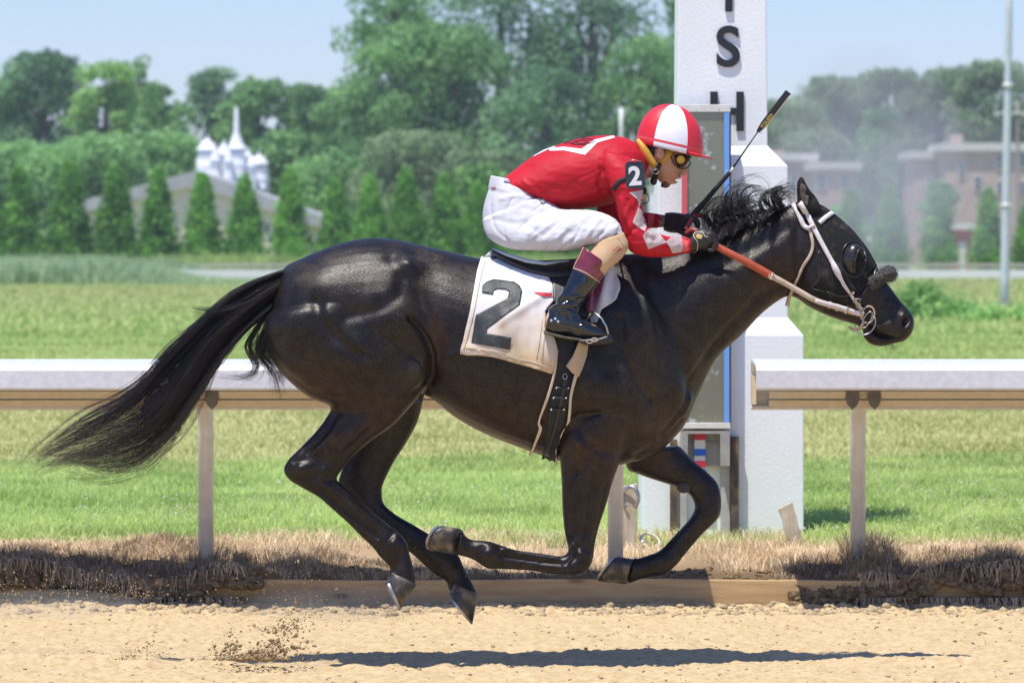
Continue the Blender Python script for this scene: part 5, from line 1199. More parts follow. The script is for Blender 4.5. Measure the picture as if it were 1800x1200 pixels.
obj('girth_ring', *tube([cast(993, 661, GB, .012) + Vector((.008 * cos(a), 0, .011 * sin(a))) for a in np.linspace(0, 2 * pi, 14)], .002, 6), M['iron'], sd)
# white under-cloth pieces in front of the boot
z2 = lambda pts: [(960 + x / 4.615, 360 + y / 4.615) for x, y in pts]
z3 = lambda pts: [(920 + x / 4.14, 530 + y / 4.14) for x, y in pts]
fw_ = lambda px, py: .010 * sin(px * .22 + py * .05) + .006
V, F = patch(z2([(470, 570), (545, 500), (590, 640), (597, 700), (563, 778), (490, 830), (445, 862), (400, 960), (358, 965), (352, 925), (400, 820), (440, 700)]), HB, .022, 3.2, wob=fw_); solid(obj('under_cloth', V, F, M['canvas'], cl), .003)
V, F = patch(z3([(408, 272), (465, 300), (450, 400), (425, 480), (400, 545), (350, 515), (305, 465), (350, 400)]), HB, .030, 3.2, wob=fw_); solid(obj('under_cloth', V, F, M['canvas'], cl), .003)
# stirrups
M['stir'] = mat('stirrup_metal', (.40, .40, .38), .3, metal=.9)
for s in (-1, 1):
    yb = -.335 if s < 0 else .335
    V, F = ribbon([(1044, 470, yb * .86), (1040, 510, yb * .95), (1039, 549, yb)], 8, .004); lt = obj('stirrup_leather', V, F, M['maroon'], sd)
    ring = [(1039, 549, 0), (1047, 551, -.02), (1058, 560, -.035), (1066, 574, -.045), (1069, 588, -.045)]
    V, F = tube([P(a, b, yb + c) for a, b, c in ring] , .0045, 8); ir = obj('stirrup_iron', V, F, M['stir'], sd)
    V, F = tube([P(1039, 549, yb), P(1030, 562, yb + .045), P(1024, 582, yb + .05), P(1022, 598, yb + .045)], .0045, 8); obj('iron_arm', V, F, M['stir'], ir)
    V, F = loft([(1014, 596, 1018, 601, yb, .05), (1030, 594, 1028, 606, yb, .055), (1050, 592, 1052, 607, yb, .055), (1068, 586, 1072, 605, yb, .05), (1076, 590, 1078, 601, yb, .04)], 18, 3, sq=.7); tr_ = obj('tread', V, F, M['blackleather'], ir)
    if s < 0:
        for i in (0, 1): obj('loop_mark', *tube([P(1036 + i * 9 + 5.2 * cos(a), 600 - i * 3 + 3.2 * sin(a), yb - .0585) for a in np.linspace(0, 2 * pi, 16)], .0018, 6), M['thread'], ir)

br = empty('bridle', tuple(P(1430, 420, -.1)), 'white leather bridle on the head of the horse', 'bridle')
M['whiteleather'] = mat('white_leather', (.66, .64, .70), .5, (.58, .52, .47), 25, .0006, 120)
M['tanleather'] = mat('cream_leather', (.55, .44, .34), .55, (.42, .31, .22), 20, .0008, 90)
def strp(name, pts, w, m, off=.009, parent=br, **k): return obj(name, *strip(pts, w, HB, off, **k), m, parent)
strp('headpiece', [(1393, 357), (1402, 374), (1413, 396), (1424, 404)], [8, 8, 8, 7], M['whiteleather'], .010)
strp('cheek_strap', [(1407, 354), (1418, 375), (1430, 400), (1455, 447), (1480, 492), (1502, 525), (1516, 543)], [8, 8, 8, 7.5, 7.5, 7, 8], M['whiteleather'], .014)
strp('strap_keeper', [(1419, 402), (1432, 397)], 5, M['whiteleather'], .019)
strp('throat_latch', [(1424, 404), (1429, 430), (1425, 448), (1413, 468), (1400, 495), (1388, 520), (1383, 538)], [6, 5.5, 5.5, 5.5, 6, 6.5, 7], M['tanleather'], .010)
strp('brow_band', [(1440, 393), (1450, 384), (1463, 375)], 8, M['whiteleather'], .012)
for q in ((1496, 515), (1502, 525), (1508, 534)): strp('buckle', [(q[0] - 4, q[1] + 3), (q[0] + 5, q[1] - 3)], 3.2, M['tanleather'], .020)
V, F = tube([cast(1507 + 4 * cos(a), 527 + 5 * sin(a), HB, .024) for a in np.linspace(0, 2 * pi, 14)], .0016, 6); obj('buckle_ring', V, F, M['stir'], br)
def ring3(c, rx, rz, r, ang, m, parent, a0=0, a1=2 * pi, name='bit_ring', dy=0.0):
    V, F = tube([P(c[0] + rx * cos(a) * cos(ang) - rz * sin(a) * sin(ang), c[1] + rx * cos(a) * sin(ang) + rz * sin(a) * cos(ang), c[2] + dy * sin(a)) for a in np.linspace(a0, a1, 26)], r, 8); return obj(name, V, F, m, parent)
ring3((1526, 553, -.085), 11, 15, .0035, .2, M['tanleather'], br); ring3((1521, 568, -.09), 17, 21, .0025, .5, M['stir'], br, -.9, 2.6)
ring3((1524, 562, -.095), 6, 16, .0022, .5, M['stir'], br)
strp('chin_strap', [(1492, 574), (1500, 580), (1510, 578), (1518, 566)], [5, 6, 6, 5], M['tanleather'], .010)
obj('bit', *tube([P(1514, 556, -.09), P(1516, 562, 0), P(1514, 556, .09)], .007, 8), M['iron'], br)
# sheepskin noseband
M['sheep'] = mat('grey_sheepskin', (.028, .025, .022), .95, (.10, .09, .08), 90, .006, 160)
rp = [P(1530, 503, -.060), P(1538, 494, -.072), P(1550, 486, -.066), P(1561, 482, -.04), P(1566, 481, 0), P(1561, 482, .04), P(1550, 486, .066), P(1538, 494, .072)]
V, F = tube([Vector(p) for p in crom([tuple(p) for p in rp], 4)], [.016 + .012 * sin(pi * min(1, .15 + i / 28)) for i in range(29)], 14); V = np.array([tuple(v) for v in V]); V += (np.stack([vn(V[:, 0] * 90, V[:, 2] * 90 + V[:, 1] * 70, s_) for s_ in (1, 2, 3)], 1) - .5) * .012
nb = obj('noseband', V, F, M['sheep'], br)
rs = np.random.RandomState(77); NV = vnormals(V, F); pk = rs.randint(0, len(V), 2600); sv, sf = [], []
for i, q in enumerate(pk):
    p0 = V[q] + rs.normal(0, .003, 3); d = NV[q] + rs.normal(0, .5, 3); d /= np.linalg.norm(d); e = p0 + d * (.005 + .006 * rs.rand()); w = np.cross(d, [0, 1, .3]) * .0006; sv += [p0 - w, p0 + w, e]; sf.append((3 * i, 3 * i + 1, 3 * i + 2))
tris_obj('fleece', np.array(sv), np.array(sf), M['sheep'], nb)
# reins
M['rubber'] = mat('orange_rubber_grip', (.46, .085, .03), .55, (.36, .06, .025), 40, .0006, 200)
M['rubber2'] = mat('dark_red_rubber', (.26, .035, .03), .55)
V, F = ribbon([(1246, 424, -.125), (1262, 434, -.140), (1300, 454, -.150), (1335, 473, -.145), (1356, 485, -.140)], [12, 12, 13, 14, 14], .005); obj('rein_grip', V, F, M['rubber'], br)
V, F = ribbon([(1352, 483, -.141), (1375, 495, -.135), (1405, 512, -.130), (1432, 527, -.125), (1470, 540, -.112), (1500, 549, -.100), (1519, 553, -.092)], [11, 10, 10, 10, 9.5, 9.5, 9], .004); rn = obj('rein', V, F, M['tanleather'], br)
V, F = ribbon([(1433, 529, -.131), (1450, 533, -.126), (1480, 541, -.114), (1512, 552, -.100)], [7, 8, 8, 8], .003); obj('rein_billet', V, F, M['whiteleather'], rn)
for q in (1357, 1458, 1472, 1488): yy = -.144 + (q - 1356) * .00027; py = np.interp(q, [1352, 1375, 1405, 1432, 1470, 1500, 1519], [483, 495, 512, 527, 540, 549, 553]); V, F = ribbon([(q - 2, py + 6, yy - .002), (q, py, yy - .003), (q + 2, py - 6, yy - .002)], 5, .004); obj('rein_keeper', V, F, M['tanleather'], rn)
V, F = ribbon([(1246, 424, .10), (1300, 454, .150), (1356, 485, .145), (1432, 527, .128), (1519, 553, .092)], 11, .004); obj('far_rein', V, F, M['rubber'], br)
V, F = ribbon([(1206, 404, -.03), (1214, 388, -.02), (1222, 379, -.01), (1234, 379, 0), (1243, 386, .01), (1250, 398, .02)], [8, 9, 9, 9, 9, 9], .005); obj('rein_loop', V, F, M['rubber2'], br)
V, F = ribbon([(1206, 412, -.06), (1216, 405, -.07), (1226, 408, -.08), (1236, 416, -.10)], 11, .005); obj('rein_loop', V, F, M['rubber2'], br)

# ------------------------------------------------------------------ rider
pr = empty('person', tuple(P(1000, 470, 0)), 'rider in a red silk jacket and white breeches crouching over the horse with a whip', 'person')
TORSO = [(878, 320, 936, 352, 0, .13), (905, 298, 972, 368, 0, .155), (935, 276, 1005, 369, 0, .17), (970, 259, 1035, 366, 0, .182), (1005, 247, 1062, 362, 0, .190), (1040, 240, 1085, 354, 0, .195), (1075, 238, 1112, 338, 0, .185), (1104, 244, 1130, 316, 0, .14), (1122, 255, 1140, 300, 0, .085)]
ARMN = [(1052, 262, 1125, 285, -.13, .07), (1056, 290, 1132, 300, -.17, .068), (1068, 320, 1133, 322, -.195, .062), (1080, 348, 1129, 346, -.21, .054), (1086, 378, 1130, 370, -.215, .050), (1094, 410, 1136, 396, -.218, .050), (1107, 441, 1148, 406, -.215, .047), (1133, 451, 1158, 411, -.20, .043), (1166, 452, 1178, 416, -.178, .038), (1192, 448, 1196, 418, -.152, .033), (1212, 443, 1211, 420, -.13, .029)]
ARMF = [(1050, 275, 1122, 285, .13, .07), (1046, 315, 1112, 310, .18, .062), (1044, 350, 1100, 345, .20, .055), (1062, 392, 1098, 366, .205, .048), (1098, 404, 1106, 370, .18, .042), (1130, 402, 1134, 373, .14, .037), (1158, 401, 1160, 376, .10, .032)]
PELV = [(867, 313, 956, 348, 0, .135), (854, 348, 966, 366, 0, .165), (848, 382, 972, 386, 0, .178), (855, 412, 958, 412, 0, .165), (882, 431, 930, 432, 0, .12)]
def thigh(s): return [(848, 386, 955, 345, s * .085, .09), (858, 418, 985, 366, s * .12, .095), (898, 438, 1012, 368, s * .165, .092), (950, 441, 1038, 369, s * .205, .085), (1000, 440, 1060, 374, s * .245, .076), (1040, 432, 1082, 385, s * .272, .066), (1066, 422, 1094, 402, s * .285, .055)]
def shin(s): return [(1046, 426, 1096, 408, s * .285, .055), (1039, 438, 1105, 432, s * .295, .058), (1030, 452, 1092, 455, s * .305, .056), (1018, 470, 1070, 474, s * .315, .052), (1000, 498, 1045, 506, s * .325, .048), (985, 522, 1028, 526, s * .33, .040), (968, 548, 1015, 550, s * .335, .036)]
HEADL = [(1157, 317, 1173, 330, 0, .020), (1146, 307, 1183, 321, 0, .040), (1137, 296, 1189, 312, 0, .054), (1128, 285, 1193, 303, 0, .062), (1122, 272, 1198, 292, 0, .069), (1121, 255, 1206, 275, 0, .074), (1124, 238, 1213, 255, 0, .076), (1130, 220, 1213, 235, 0, .070), (1146, 205, 1203, 214, 0, .05)]
NOSE = [(1203, 281, 1192, 288, 0, .010), (1209, 294, 1194, 299, 0, .014), (1210, 303, 1193, 307, 0, .019), (1202, 309, 1192, 309, 0, .015)]
LIPU = [(1197, 308, 1185, 312, 0, .020), (1198, 314, 1184, 315.5, 0, .024)]; LIPL = [(1193, 319, 1176, 319, 0, .022), (1188, 323.5, 1173, 324, 0, .020)]
CHIN = [(1180, 320, 1165, 316, 0, .022), (1177, 328, 1162, 325, 0, .022), (1170, 331, 1160, 328, 0, .012)]
NECKL = [(1126, 262, 1168, 305, 0, .055), (1112, 262, 1146, 312, 0, .060), (1090, 262, 1125, 320, 0, .075)]
shr = lambda L, k: [(a + (c - a) * k / 2, b + (d - b) * k / 2, c - (c - a) * k / 2, d - (d - b) * k / 2, y, h * (1 - k)) for a, b, c, d, y, h in L]
FORN = [(1192, 445, 1196, 421, -.152, .030), (1212, 442, 1212, 421, -.13, .026), (1224, 438, 1224, 418, -.12, .027), (1234, 430, 1236, 416, -.115, .02)]
FORF = [(1140, 400, 1143, 376, .12, .028), (1160, 400, 1163, 377, .10, .026), (1176, 399, 1178, 380, .075, .022), (1186, 398, 1188, 384, .06, .018)]
eye_ = ball(P(1194, 283, -.032), (.012, .012, .010), 12, 8)
earb = ball(P(1160, 269, -.083), (.017, .011, .027), 14, 10)
earf = ball(P(1159, 270, .074), (.016, .010, .026), 14, 10)
bp = [loft(HEADL, 28, 5), loft(NOSE, 14, 4), loft(LIPU, 12, 3), loft(LIPL, 12, 3), loft(CHIN, 14, 3), loft(NECKL, 22, 3), earb, earf, eye_, loft(shr(TORSO, .12), 28, 4), loft(shr(ARMN, .16), 20, 4), loft(shr(ARMF, .16), 20, 4), loft(FORN, 16, 3), loft(FORF, 16, 3), loft(shr(PELV, .12), 28, 3)]
for s in (-1, 1): bp += [loft(shr(thigh(s), .14), 22, 3), loft(shr(shin(s), .12), 20, 3), loft(shr([(962, 548, 957, 582, s * .335, .034), (1000, 552, 1000, 588, s * .335, .036), (1050, 572, 1050, 592, s * .335, .036)], .1), 16, 3)]
BV, BF = remesh(bp, .0034, 2)
bpx = BV[:, 0] * FPX / (CAMD + BV[:, 1]) + 900; bpy_ = HZ + (CAMH - BV[:, 2]) * FPX / (CAMD + BV[:, 1]); BN = vnormals(BV, BF)
# face relief: ear bowl, eye socket, cheek line, mouth slit
def fb(px, py, rx, ry, amp): 
    g = np.exp(-((bpx - px) / rx) ** 2 - ((bpy_ - py) / ry) ** 2) * amp * (BV[:, 1] < .0) * np.clip(np.abs(BN[:, 1]) * 1.3, 0, 1); return BN * g[:, None]
BV = BV + fb(1161, 269, 4, 7, -.007) + fb(1190, 284, 7, 5, -.005) + fb(1180, 300, 8, 6, .004) + fb(1191, 316.5, 7, 1.8, -.010) + fb(1178, 313, 4, 7, -.003) + fb(1168, 306, 6, 9, .003) + fb(1200, 306, 3, 2, -.003)
M['skin'] = mat('tanned_skin', (.52, .27, .165), .48, (.58, .32, .20), 30, .0008, 160)
M['skin'].node_tree.nodes['Principled BSDF'].inputs['Subsurface Weight'].default_value = .08
M['stubble'] = mat('beard_stubble', (.06, .035, .025), .7, (.22, .10, .06), 120)
M['hairblack'] = mat('short_black_hair', (.010, .008, .007), .6, (.03, .022, .018), 80, .002, 200)
M['tattoo'] = mat('tattooed_skin', (.34, .20, .13), .5, (.03, .03, .035), 60, ramp=(.5, .56))
me = bpy.data.meshes.new('body'); me.from_pydata(BV.tolist(), [], BF); me.update()
fc = np.array([np.mean([bpx[list(f)], bpy_[list(f)]], axis=1) for f in BF]); mi = np.zeros(len(BF), int)
def inpoly(poly, X, Y):
    r = np.zeros(len(X), bool); j = len(poly) - 1
    for i in range(len(poly)):
        (ax, ay), (bx_, by_) = poly[i], poly[j]; c = ((ay > Y) != (by_ > Y)) & (X < (bx_ - ax) * (Y - ay) / (by_ - ay + 1e-12) + ax); r ^= c; j = i
    return r
mi[inpoly([(1162, 322), (1170, 318), (1176, 323), (1177, 332), (1160, 332)], fc[:, 0], fc[:, 1])] = 1
mi[inpoly([(1120, 235), (1185, 255), (1172, 268), (1166, 262), (1158, 257), (1152, 262), (1150, 276), (1146, 284), (1136, 268)], fc[:, 0], fc[:, 1])] = 2
mi[inpoly([(1155, 370), (1176, 370), (1176, 405), (1155, 405)], fc[:, 0], fc[:, 1])] = 3
link('body', me, [M['skin'], M['stubble'], M['hairblack'], M['tattoo']], pr); me.polygons.foreach_set('material_index', mi)
BB = bvh_of(BV, BF)

M['silk'] = mat('red_silk', (.44, .005, .016), .62, (.50, .008, .022), 3, .0022, 7, stretch=(1, 1, 3.2, (0, radians(30), 0)), spec=.3)
M['silkgrey'] = mat('taupe_silk', (.50, .40, .39), .5, (.56, .46, .45), 8, .0018, 16, stretch=(1, 1, 3, (0, radians(-40), 0)))
M['silkpink'] = mat('coral_silk', (.72, .10, .09), .5); M['silkwhite'] = mat('white_silk', (.74, .70, .74), .5)
M['ink'] = mat('black_ink', (.03, .012, .018), .6)
JV, JF = remesh([loft(TORSO, 36, 5), loft(ARMN, 26, 5), loft(ARMF, 26, 5), loft([(1096, 248, 1128, 318, 0, .12), (1126, 258, 1140, 300, 0, .075), (1133, 266, 1145, 300, 0, .066)], 24, 3)], .0052, 3)
JN = vnormals(JV, JF); jx = JV[:, 0] * FPX / (CAMD + JV[:, 1]) + 900; jy = HZ + (CAMH - JV[:, 2]) * FPX / (CAMD + JV[:, 1])
def fold(px_, py_, pts, w, amp):
    pts = crom(pts, 5)[:, :2]; best = np.full(len(px_), 1e9)
    for (x0, y0), (x1, y1) in zip(pts[:-1], pts[1:]):
        vx, vy = x1 - x0, y1 - y0; t = np.clip(((px_ - x0) * vx + (py_ - y0) * vy) / (vx * vx + vy * vy), 0, 1); best = np.minimum(best, np.hypot(px_ - x0 - t * vx, py_ - y0 - t * vy))
    return np.exp(-(best / w) ** 2) * amp
d = np.zeros(len(JV))
for pts, w, a in (([(965, 338), (1000, 334), (1035, 322), (1058, 312)], 2.0, .003), ([(940, 346), (985, 350), (1030, 342), (1068, 328)], 2.2, .0035), ([(1000, 345), (1030, 336), (1060, 322)], 1.8, -.003), ([(1010, 318), (1040, 304), (1056, 296)], 2.0, -.0025), ([(955, 358), (1000, 361), (1045, 354)], 2, -.003), ([(1056, 300), (1060, 270), (1085, 255), (1110, 262)], 2.5, -.004),
                  ([(1060, 300), (1052, 320), (1060, 342)], 4, -.008), ([(1092, 350), (1100, 380), (1112, 410)], 4, .006), ([(1104, 352), (1112, 376), (1120, 392)], 3, -.006), ([(1110, 430), (1140, 428), (1170, 430)], 4, .005), ([(1120, 400), (1135, 414), (1150, 420)], 3, -.005), ([(1140, 405), (1158, 425)], 3, .004), ([(1100, 420), (1112, 404), (1130, 398)], 3, -.005), ([(1070, 330), (1090, 328), (1112, 334)], 3, .004), ([(905, 325), (935, 350)], 3, -.004), ([(920, 318), (960, 352), (985, 364)], 3, .005), ([(1155, 446), (1170, 436), (1190, 432)], 3, .004)):
    d += fold(jx, jy, pts, w, a)
wz = sstep(300, 345, jy + (jx - 950) * .05) * (1 - sstep(1060, 1085, jx))
d += (vn(jx * .03, jy * .05, 5) - .5) * .006 + (vn(jx * .09, jy * .16, 6) - .5) * .0022 + (vn(jx * .035 + jy * .02, jy * .20 - jx * .03, 7) - .5) * .008 * wz
aw = sstep(1085, 1100, jx) * sstep(340, 360, jy); d += (vn(jx * .16 + jy * .05, jy * .05 - jx * .05, 8) - .5) * .006 * aw
JV = JV + JN * (d * np.clip(np.abs(JN[:, 1]) * 1.4, .25, 1) * np.where(JV[:, 1] < 0, 1, .5))[:, None]; JB = bvh_of(JV, JF)
z1 = lambda pts: [(800 + x / 3.6, 150 + y / 3.6) for x, y in pts]
deco = [(z2([(745, 15), (775, 50), (800, 110), (818, 160), (800, 215), (760, 190), (700, 140), (735, 60)]), 1), (z2([(830, 200), (925, 245), (975, 305), (830, 360), (785, 260), (800, 222)]), 1),
        (z2([(970, 300), (1010, 265), (1100, 275), (1110, 350), (1095, 383), (1025, 393), (1000, 340)]), 1), (z2([(1101, 276), (1158, 300), (1168, 325), (1152, 372), (1098, 381), (1112, 350)]), 2),
        (z1([(1100, 678), (1186, 662), (1194, 700), (1165, 770), (1152, 722)]), 1), (z1([(1222, 818), (1262, 815), (1252, 895), (1222, 890)]), 2),
        (z1([(590, 400), (690, 390), (800, 404), (880, 346), (985, 322), (1008, 318), (1012, 332), (900, 364), (822, 440), (690, 413), (600, 416)]), 3), (z1([(495, 446), (560, 408), (632, 383), (637, 388), (565, 418), (500, 450)]), 3)]
AV = [tuple(v) for v in JV]; AF = list(JF); AM = [0] * len(JF)
for poly, k_ in deco:
    v, f = patch(poly, JB, .0016, 2.6); n = len(AV); AV += [tuple(q) for q in v]; AF += [tuple(i + n for i in q) for q in f]; AM += [k_] * len(f)
for pts in ([(992, 253), (1004, 247), (1020, 243), (1040, 246), (1044, 250), (1030, 254), (1010, 254), (1000, 251)], [(1005, 252), (1018, 247), (1034, 249), (1022, 253), (1012, 250)]):
    v, f = strip(pts, 1.3, JB, .0022, 5, thick=.0006); n = len(AV); AV += [tuple(q) for q in v]; AF += [tuple(i + n for i in q) for q in f]; AM += [4] * len(f)
jk = obj('jacket', AV, AF, [M['silk'], M['silkgrey'], M['silkpink'], M['silkwhite'], M['ink']], pr, midx=AM)
# collar
V, F = loft([(1110, 252, 1136, 306, 0, .092), (1122, 252, 1141, 302, 0, .082), (1128, 256, 1143, 298, 0, .076), (1130, 262, 1140, 292, 0, .06)], 28, 3); obj('collar', V, F, M['silk'], pr)
V, F = loft([(1128, 262, 1146, 312, 0, .060), (1138, 268, 1152, 314, 0, .056)], 24, 3); obj('undershirt_collar', V, F, M['silkwhite'], pr)
# cuff bands
V, F = loft([(1209, 444, 1210, 419, -.133, .031), (1214, 443.5, 1214.5, 420, -.128, .030)], 18, 2); obj('cuff', V, F, M['silk'], pr)

M['breech'] = mat('white_breeches', (.52, .52, .57), .8, (.57, .57, .62), 4, .0035, 9, stretch=(1.2, 1, 3.5, (0, radians(-25), 0)))
RV, RF = remesh([loft(PELV, 36, 5)] + [loft(thigh(s), 30, 5) for s in (-1, 1)] + [loft([(862, 308, 900, 316, 0, .10), (858, 330, 955, 352, 0, .15)], 24, 3)], .0055, 3)
RN = vnormals(RV, RF); rx, ry = RV[:, 0] * FPX / (CAMD + RV[:, 1]) + 900, HZ + (CAMH - RV[:, 2]) * FPX / (CAMD + RV[:, 1]); d = np.zeros(len(RV))
for pts, w, a in (([(868, 330), (862, 360), (870, 400), (895, 425)], 2.5, -.004), ([(900, 350), (888, 375), (885, 405), (893, 432)], 2.2, -.004), ([(955, 372), (930, 385), (915, 400)], 4, -.006), ([(975, 376), (950, 392), (930, 412)], 3.5, .006), ([(1000, 378), (975, 396), (955, 415)], 3.5, -.006), ([(1020, 380), (1000, 398), (980, 420)], 3.5, .006),
                  ([(1040, 382), (1022, 400), (1006, 425)], 3, -.006), ([(1056, 386), (1042, 402), (1030, 420)], 3, .006), ([(1072, 392), (1060, 406), (1050, 418)], 2.5, -.006), ([(880, 350), (910, 345), (940, 352)], 4, .005), ([(868, 385), (900, 392), (930, 388)], 5, -.004), ([(1085, 400), (1076, 410), (1068, 418)], 2, .004), ([(990, 372), (1020, 376), (1050, 380)], 3, .004)):
    d += fold(rx, ry, pts, w, a)
d += (vn(rx * .05 + ry * .03, ry * .12 - rx * .04, 15) - .5) * .006 * sstep(880, 930, rx) + (vn(rx * .03 + ry * .06, ry * .22 + rx * .17, 16) - .5) * .0060 * sstep(890, 960, rx) + (vn(rx * .10, ry * .045, 17) - .5) * .005 * (1 - sstep(880, 930, rx))
RV = RV + RN * (d * np.clip(np.abs(RN[:, 1]) * 1.4, .3, 1))[:, None]; RB = bvh_of(RV, RF)
bo = obj('breeches', RV, RF, M['breech'], pr)
V, F = strip([(886, 318), (915, 324), (938, 332), (952, 344), (956, 358)], [5, 5, 6, 6, 6], RB, .004, thick=.002); obj('waistband', V, F, mat('grey_waistband', (.42, .43, .50), .7), pr)
V, F = strip([(938, 340), (948, 345), (956, 354)], [9, 11, 11], RB, .006); obj('belt_tab', V, F, M['canvas'], pr)
V, F = strip([(864, 332), (868, 330), (872, 331)], 1.6, RB, .003); obj('red_stitching', V, F, M['redcloth'], pr)

M['legging'] = mat('tan_legging', (.52, .34, .19), .7, (.57, .39, .23), 8, .0014, 14, stretch=(3, 1, 1))
M['bootblack'] = mat('polished_black_boot', (.006, .008, .012), .12, (.10, .08, .055), 12, .0010, 22, ramp=(.62, .75), coat=.6)
M['solem'] = mat('boot_sole', (.04, .034, .026), .7, (.13, .11, .07), 30)
for s in (-1, 1):
    V, F = loft(shin(s)[:5], 26, 5); lg = obj('legging', V, F, M['legging'], pr)
    if s < 0:
        LB = bvh_of([tuple(v) for v in V], F)
        flat_text('JT', 1085, 440, 13, -45, LB, .003, M['redcloth'], lg, 'embroidery', bold=.0)
        V, F = strip([(1085, 416), (1092, 424), (1098, 434)], 1.4, LB, .002, thick=.001); obj('seam', V, F, M['thread'], lg)
        V, F = strip([(1078, 413), (1090, 416), (1098, 422)], 6, RB, .002, thick=.002); obj('knee_strap', V, F, M['blackleather'], pr)
    y0 = s * .335
    calf = [(1023, 432, 1071, 465, s * .312, .060), (1011, 460, 1061, 484, s * .318, .060), (998, 492, 1046, 506, s * .325, .054), (984, 518, 1030, 524, s * .332, .045), (970, 538, 1020, 540, y0, .041), (962, 552, 1022, 553, y0, .041), (957, 568, 1034, 566, y0, .041), (957, 582, 1044, 584, y0, .040)]
    foot = [(966, 544, 957, 584, y0, .036), (985, 546, 982, 590, y0, .041), (1008, 548, 1008, 594, y0, .042), (1028, 560, 1030, 597, y0, .045), (1048, 571, 1050, 598, y0, .045), (1062, 578, 1062, 597, y0, .040), (1070, 586, 1068, 594, y0, .024)]
    v, f = remesh([loft(calf, 28, 5), loft(foot, 24, 5)], .0042, 3); vnn = vnormals(v, f); bx_ = v[:, 0] * FPX / (CAMD + v[:, 1]) + 900; by_ = HZ + (CAMH - v[:, 2]) * FPX / (CAMD + v[:, 1]); d = np.zeros(len(v))
    for pts, w, a in (([(972, 533), (992, 527), (1014, 528)], 2.5, -.006), ([(965, 545), (985, 536), (1010, 538)], 2.5, .005), ([(978, 524), (1000, 521), (1025, 520)], 2.5, .005), ([(1000, 540), (1015, 546), (1024, 556)], 3, -.006), ([(1002, 552), (1002, 570), (1003, 586)], 1.5, -.003), ([(1012, 572), (1030, 566), (1050, 570)], 2, -.004), ([(1018, 516), (1010, 528), (1012, 536)], 2, .004)): d += fold(bx_, by_, pts, w, a)
    d += (vn(bx_ * .07, by_ * .11, 41) - .5) * .004
    v = v + vnn * d[:, None]; F_ = np.array([np.mean([bx_[list(q)], by_[list(q)]], axis=1) for q in f]); top = (F_[:, 1] < 470 + (F_[:, 0] - 1008) * .52 + 2); bmi = np.where(top, 1, 0)
    b = obj('boot', v, f, [M['bootblack'], M['maroon']], pr, midx=bmi)
    V, F = loft([(955, 580, 957, 586, y0, .036), (982, 587, 984, 594, y0, .042), (1008, 592, 1010, 598, y0, .042), (1030, 595, 1032, 600, y0, .046), (1050, 596, 1052, 600, y0, .045), (1066, 592, 1067, 597, y0, .036)], 20, 3); obj('sole', V, F, M['solem'], b)
    if s < 0:
        FB = bvh_of(v, f); M['star'] = mat('silver_star', (.55, .57, .60), .5)
        for cx_, cy_ in ((969, 563), (976, 560), (981, 565)):
            V, F = patch([(cx_ + (3.2 if i % 2 == 0 else 1.3) * sin(i * pi / 5), cy_ - (3.2 if i % 2 == 0 else 1.3) * cos(i * pi / 5)) for i in range(10)], FB, .002, 3); obj('star', V, F, M['star'], b, smooth=False)
        V, F = strip([(1026, 435), (1018, 452), (1008, 471)], 1.2, FB, .002, thick=.001); obj('zip', V, F, M['thread'], b)
        V, F = strip([(1008, 471), (1030, 480), (1055, 497)], 1.5, FB, .002, thick=.001); obj('seam', V, F, M['thread'], b)

# gloves, each finger its own bent chain
M['glove'] = mat('black_glove', (.008, .008, .009), .5, (.03, .03, .03), 25, .0008, 120)
def glove(wrist, palm, fingers, thumb, label=None):
    pts = [loft(palm, 18, 4)] + [tube([P(*q) for q in crom(f, 4)], [.0118 - .0035 * i / (len(f) * 4 - 4) for i in range((len(f) - 1) * 4 + 1)], 10) for f in fingers] + [tube([P(*q) for q in crom(thumb, 4)], [.0125 - .003 * i / 12 for i in range((len(thumb) - 1) * 4 + 1)], 10)]
    v, f = remesh(pts, .0028, 2); return obj('glove', v, f, M['glove'], pr), v, f
palmN = [(1212, 444, 1213, 418, -.128, .027), (1222, 442, 1222, 406, -.122, .032), (1234, 440, 1236, 400, -.118, .038), (1246, 436, 1250, 404, -.115, .040), (1252, 430, 1257, 412, -.115, .036)]
fN = [[(1246, 407 + k, y), (1257 - k * .3, 415 + k, y), (1260 - k * .5, 428 + k * .6, y), (1253 - k * .5, 439 + k * .3, y + .004), (1243, 437, y + .008)] for k, y in ((0, -.085), (0, -.105), (1, -.126), (4, -.146))]
gN, gv, gf = glove(None, palmN, fN, [(1224, 430, -.09), (1236, 434, -.075), (1247, 430, -.075), (1254, 424, -.085)])
GNB = bvh_of(gv, gf)
zz8 = lambda pts: [(1120 + x / 8, 330 + y / 8) for x, y in pts]
V, F = strip(zz8([(1000, 690), (960, 690), (925, 640), (875, 620), (820, 632), (795, 680), (850, 770), (840, 880), (790, 910)]), 1.3, GNB, .0015, 5, thick=.001); obj('piping', V, F, M['thread'], gN)
V, F = patch(zz8([(830, 670), (860, 650), (885, 665), (910, 660), (920, 690), (900, 720), (860, 715), (835, 700)]), GNB, .002, 2); obj('emblem', V, F, mat('gold_emblem', (.55, .40, .12), .5), gN)
palmF = [(1166, 405, 1169, 374, .095, .034), (1178, 409, 1182, 373, .07, .036), (1194, 410, 1198, 375, .045, .036), (1208, 412, 1212, 379, .03, .038)]
fF = [[(1204, 380 + k, y), (1218 - k * .3, 382 + k, y), (1227 - k * .5, 392 + k, y), (1223 - k * .5, 405 + k * .3, y + .003), (1210, 408, y + .006)] for k, y in ((3, .055), (1, .035), (0, .014), (1, -.006))]
gF, gv2, gf2 = glove(None, palmF, fF, [(1186, 400, .02), (1198, 408, -.005), (1210, 413, -.015), (1220, 410, -.012)])

